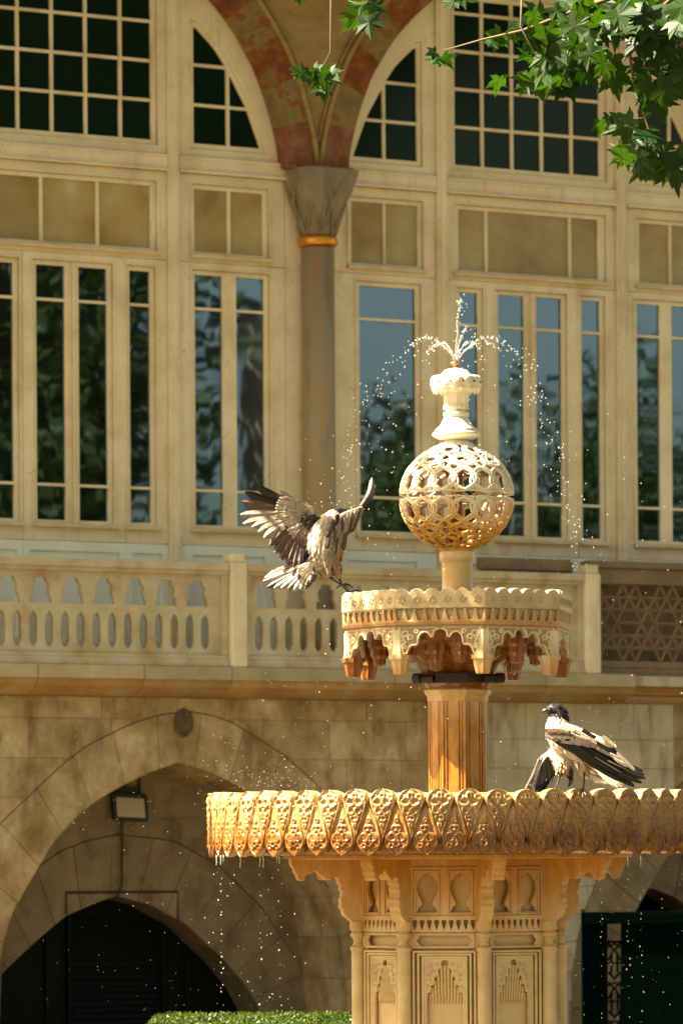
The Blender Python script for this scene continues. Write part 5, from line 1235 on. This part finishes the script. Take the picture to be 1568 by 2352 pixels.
for (cu, cv, su, sv, n_, sz, pr_) in ((1240, 150, 50, 45, 22, 58, b4), (1230, 70, 50, 40, 10, 52, b4), (1300, 60, 60, 40, 20, 62, b1), (1350, 110, 45, 35, 14, 60, b1), (1310, 165, 45, 25, 9, 56, b4), (1420, 50, 50, 45, 22, 66, b2), (1400, 140, 30, 30, 10, 60, b2), (1500, 60, 55, 50, 26, 68, b3), (1500, 190, 35, 40, 11, 60, b3), (1470, 20, 60, 25, 12, 66, b2), (1545, 150, 30, 40, 14, 64, b3), (1545, 30, 40, 40, 14, 66, main), (1400, 280, 12, 18, 4, 44, b8), (1480, 300, 28, 22, 9, 54, b8), (1455, 365, 30, 18, 9, 58, b7), (1530, 350, 30, 22, 12, 58, b7), (1500, 380, 30, 16, 5, 52, b7), (1340, 10, 60, 20, 12, 58, b1)):
    for i in range(int(n_*.56)): leaf(pr_, rnd.gauss(cu, su*.62), rnd.gauss(cv, sv*.62), sz*rnd.uniform(.8, 1.4), R(rnd.uniform(-75, 75)))
# unseen crown, enlarged overhead to block sky light on the fountain front
mb = MB()
def cards(mb, c, rad, n_, sz, rnd, flat=1.0, hollow=.55):
    for i in range(n_):
        d = Vector((rnd.gauss(0, 1), rnd.gauss(0, 1), rnd.gauss(0, 1))).normalized(); rr = hollow+(1-hollow)*rnd.random()**.5; p = Vector(c)+Vector((d.x*rad[0], d.y*rad[1], d.z*rad[2]))*rr*(1+.18*noise.noise(d*3+Vector(c)))
        a = Vector((rnd.uniform(-1, 1), rnd.uniform(-1, 1), rnd.uniform(-1, 1))).normalized(); b = a.orthogonal().normalized(); s_ = sz*rnd.uniform(.6, 1.3)
        mb.add([p-a*s_, p+b*s_*.5, p+a*s_, p-b*s_*.5], [(0, 1, 2, 3)])
for k, (cx, cy, cz, rx, ry, rz_) in enumerate(((0, .2, 9.4, 4.5, 4.5, 2.2), (-4, -5, 11.5, 5, 5, 2.6), (-2, -11, 11, 5, 5.5, 2.6), (-9, -10, 12.5, 4.5, 5.5, 2.4), (-6, -17, 11.5, 5.5, 5, 2.6), (2, -6, 11, 5, 5, 2.5))):
    cards(mb, (cx, cy, cz), (rx, ry, rz_), 2600, .30, random.Random(3+k), hollow=.3)
tag(mb.build('crown', M['leaf'], pt, fix=False), kind='stuff')

# second plane tree to the left, one thin bough of it dapples the upper basin
pt2 = empty('plane_tree', (-9.5, 20.5, 0)); tag(pt2, 'plane tree left of the view whose thin bough throws dappled shade on the fountain', 'tree')
mb = MB(); mb.tube([Vector((0, 0, 0)), Vector((.1, 0, 3)), Vector((.6, .1, 5.5)), Vector((.4, .2, 7.5))], [.36, .3, .24, .14], 12); mb.build('trunk', M['bark'], pt2, smooth=True)
def sunpt(x, y, z, t): return Vector((x, y, z))+sun_dir*t-Vector((-9.5, 20.5, 0))
mb = MB(); mb.tube([Vector((.6, .1, 5.5)), Vector((3.5, .6, 6.6)), Vector((6.2, 1.0, 6.2)), sunpt(.45, 21.8, 2.74, 4.0)], [.09, .05, .02, .004], 8); bgh = mb.build('branch', M['twig'], pt2, smooth=True)
rnd = random.Random(77)
for i in range(120):
    p = sunpt(rnd.uniform(-.04, .95), 22+rnd.uniform(-.58, .1), rnd.gauss(2.72, .028), 3.7+rnd.uniform(-.3, .3))
    o = link('leaf', rnd.choice(LMS), bgh); o.location = p; o.rotation_euler = (rnd.uniform(-.6, .9), rnd.uniform(-.6, .9), rnd.uniform(0, 6)); q_ = rnd.uniform(.08, .13); o.scale = (q_, q_, q_)
mb = MB(); cards(mb, (-3.2, 0, 7.4), (3.4, 4, 2.0), 3500, .26, random.Random(9)); tag(mb.build('crown', M['leaf'], pt2, fix=False), kind='stuff')

# ------------------------------------------------------------------ garden trees opposite the palace (mirrored in its windows)
def gtree(x, y, h, cr, zc_, n_, seed, label, sz=.22, tr=.25):
    t = empty('garden_tree', (x, y, 0)); tag(t, label, 'tree', 'garden trees opposite the palace')
    mb = MB(); mb.tube([(0, 0, 0), (.1, 0, h*.3), (-.1, .1, h*.6), (0, 0, h*.9)], [tr, tr*.8, tr*.6, tr*.2], 10); mb.build('trunk', M['bark'], t, smooth=True)
    r_ = random.Random(seed); mb = MB()
    for k in range(7):
        a = k*2.4; q_ = .55*r_.random()
        cards(mb, (cr[0]*q_*math.cos(a), cr[1]*q_*math.sin(a), zc_+cr[2]*.5*(r_.random()-.5)), (cr[0]*.62, cr[1]*.62, cr[2]*.6), n_//7, sz, r_, hollow=.2)
    tag(mb.build('crown', M['far_leaf'], t, fix=False), kind='stuff')
gtree(20.6, 24.5, 14, (4.3, 4.3, 6.8), 8.2, 21000, 1, 'tall dark garden tree standing furthest left opposite the palace', .13)
gtree(23.4, 27.2, 14, (2.0, 2.0, 3.2), 12.0, 5000, 2, 'garden tree with a bare trunk and high crown opposite the palace', .15, .30)
gtree(25.0, 28.9, 8.8, (1.5, 1.5, 3.8), 5.2, 13000, 3, 'low rounded garden tree in the middle of the row opposite the palace', .08)
gtree(26.9, 30.9, 9.2, (1.9, 1.9, 4.4), 5.2, 19000, 4, 'low broad garden tree furthest right opposite the palace', .08)
gtree(26.0, 26.0, 17, (7.0, 7.0, 3.4), 14.6, 9000, 5, 'very tall spreading garden tree arching over the row opposite the palace', .3, .4)

sc.render.engine = 'CYCLES'
sc.cycles.max_bounces = 8
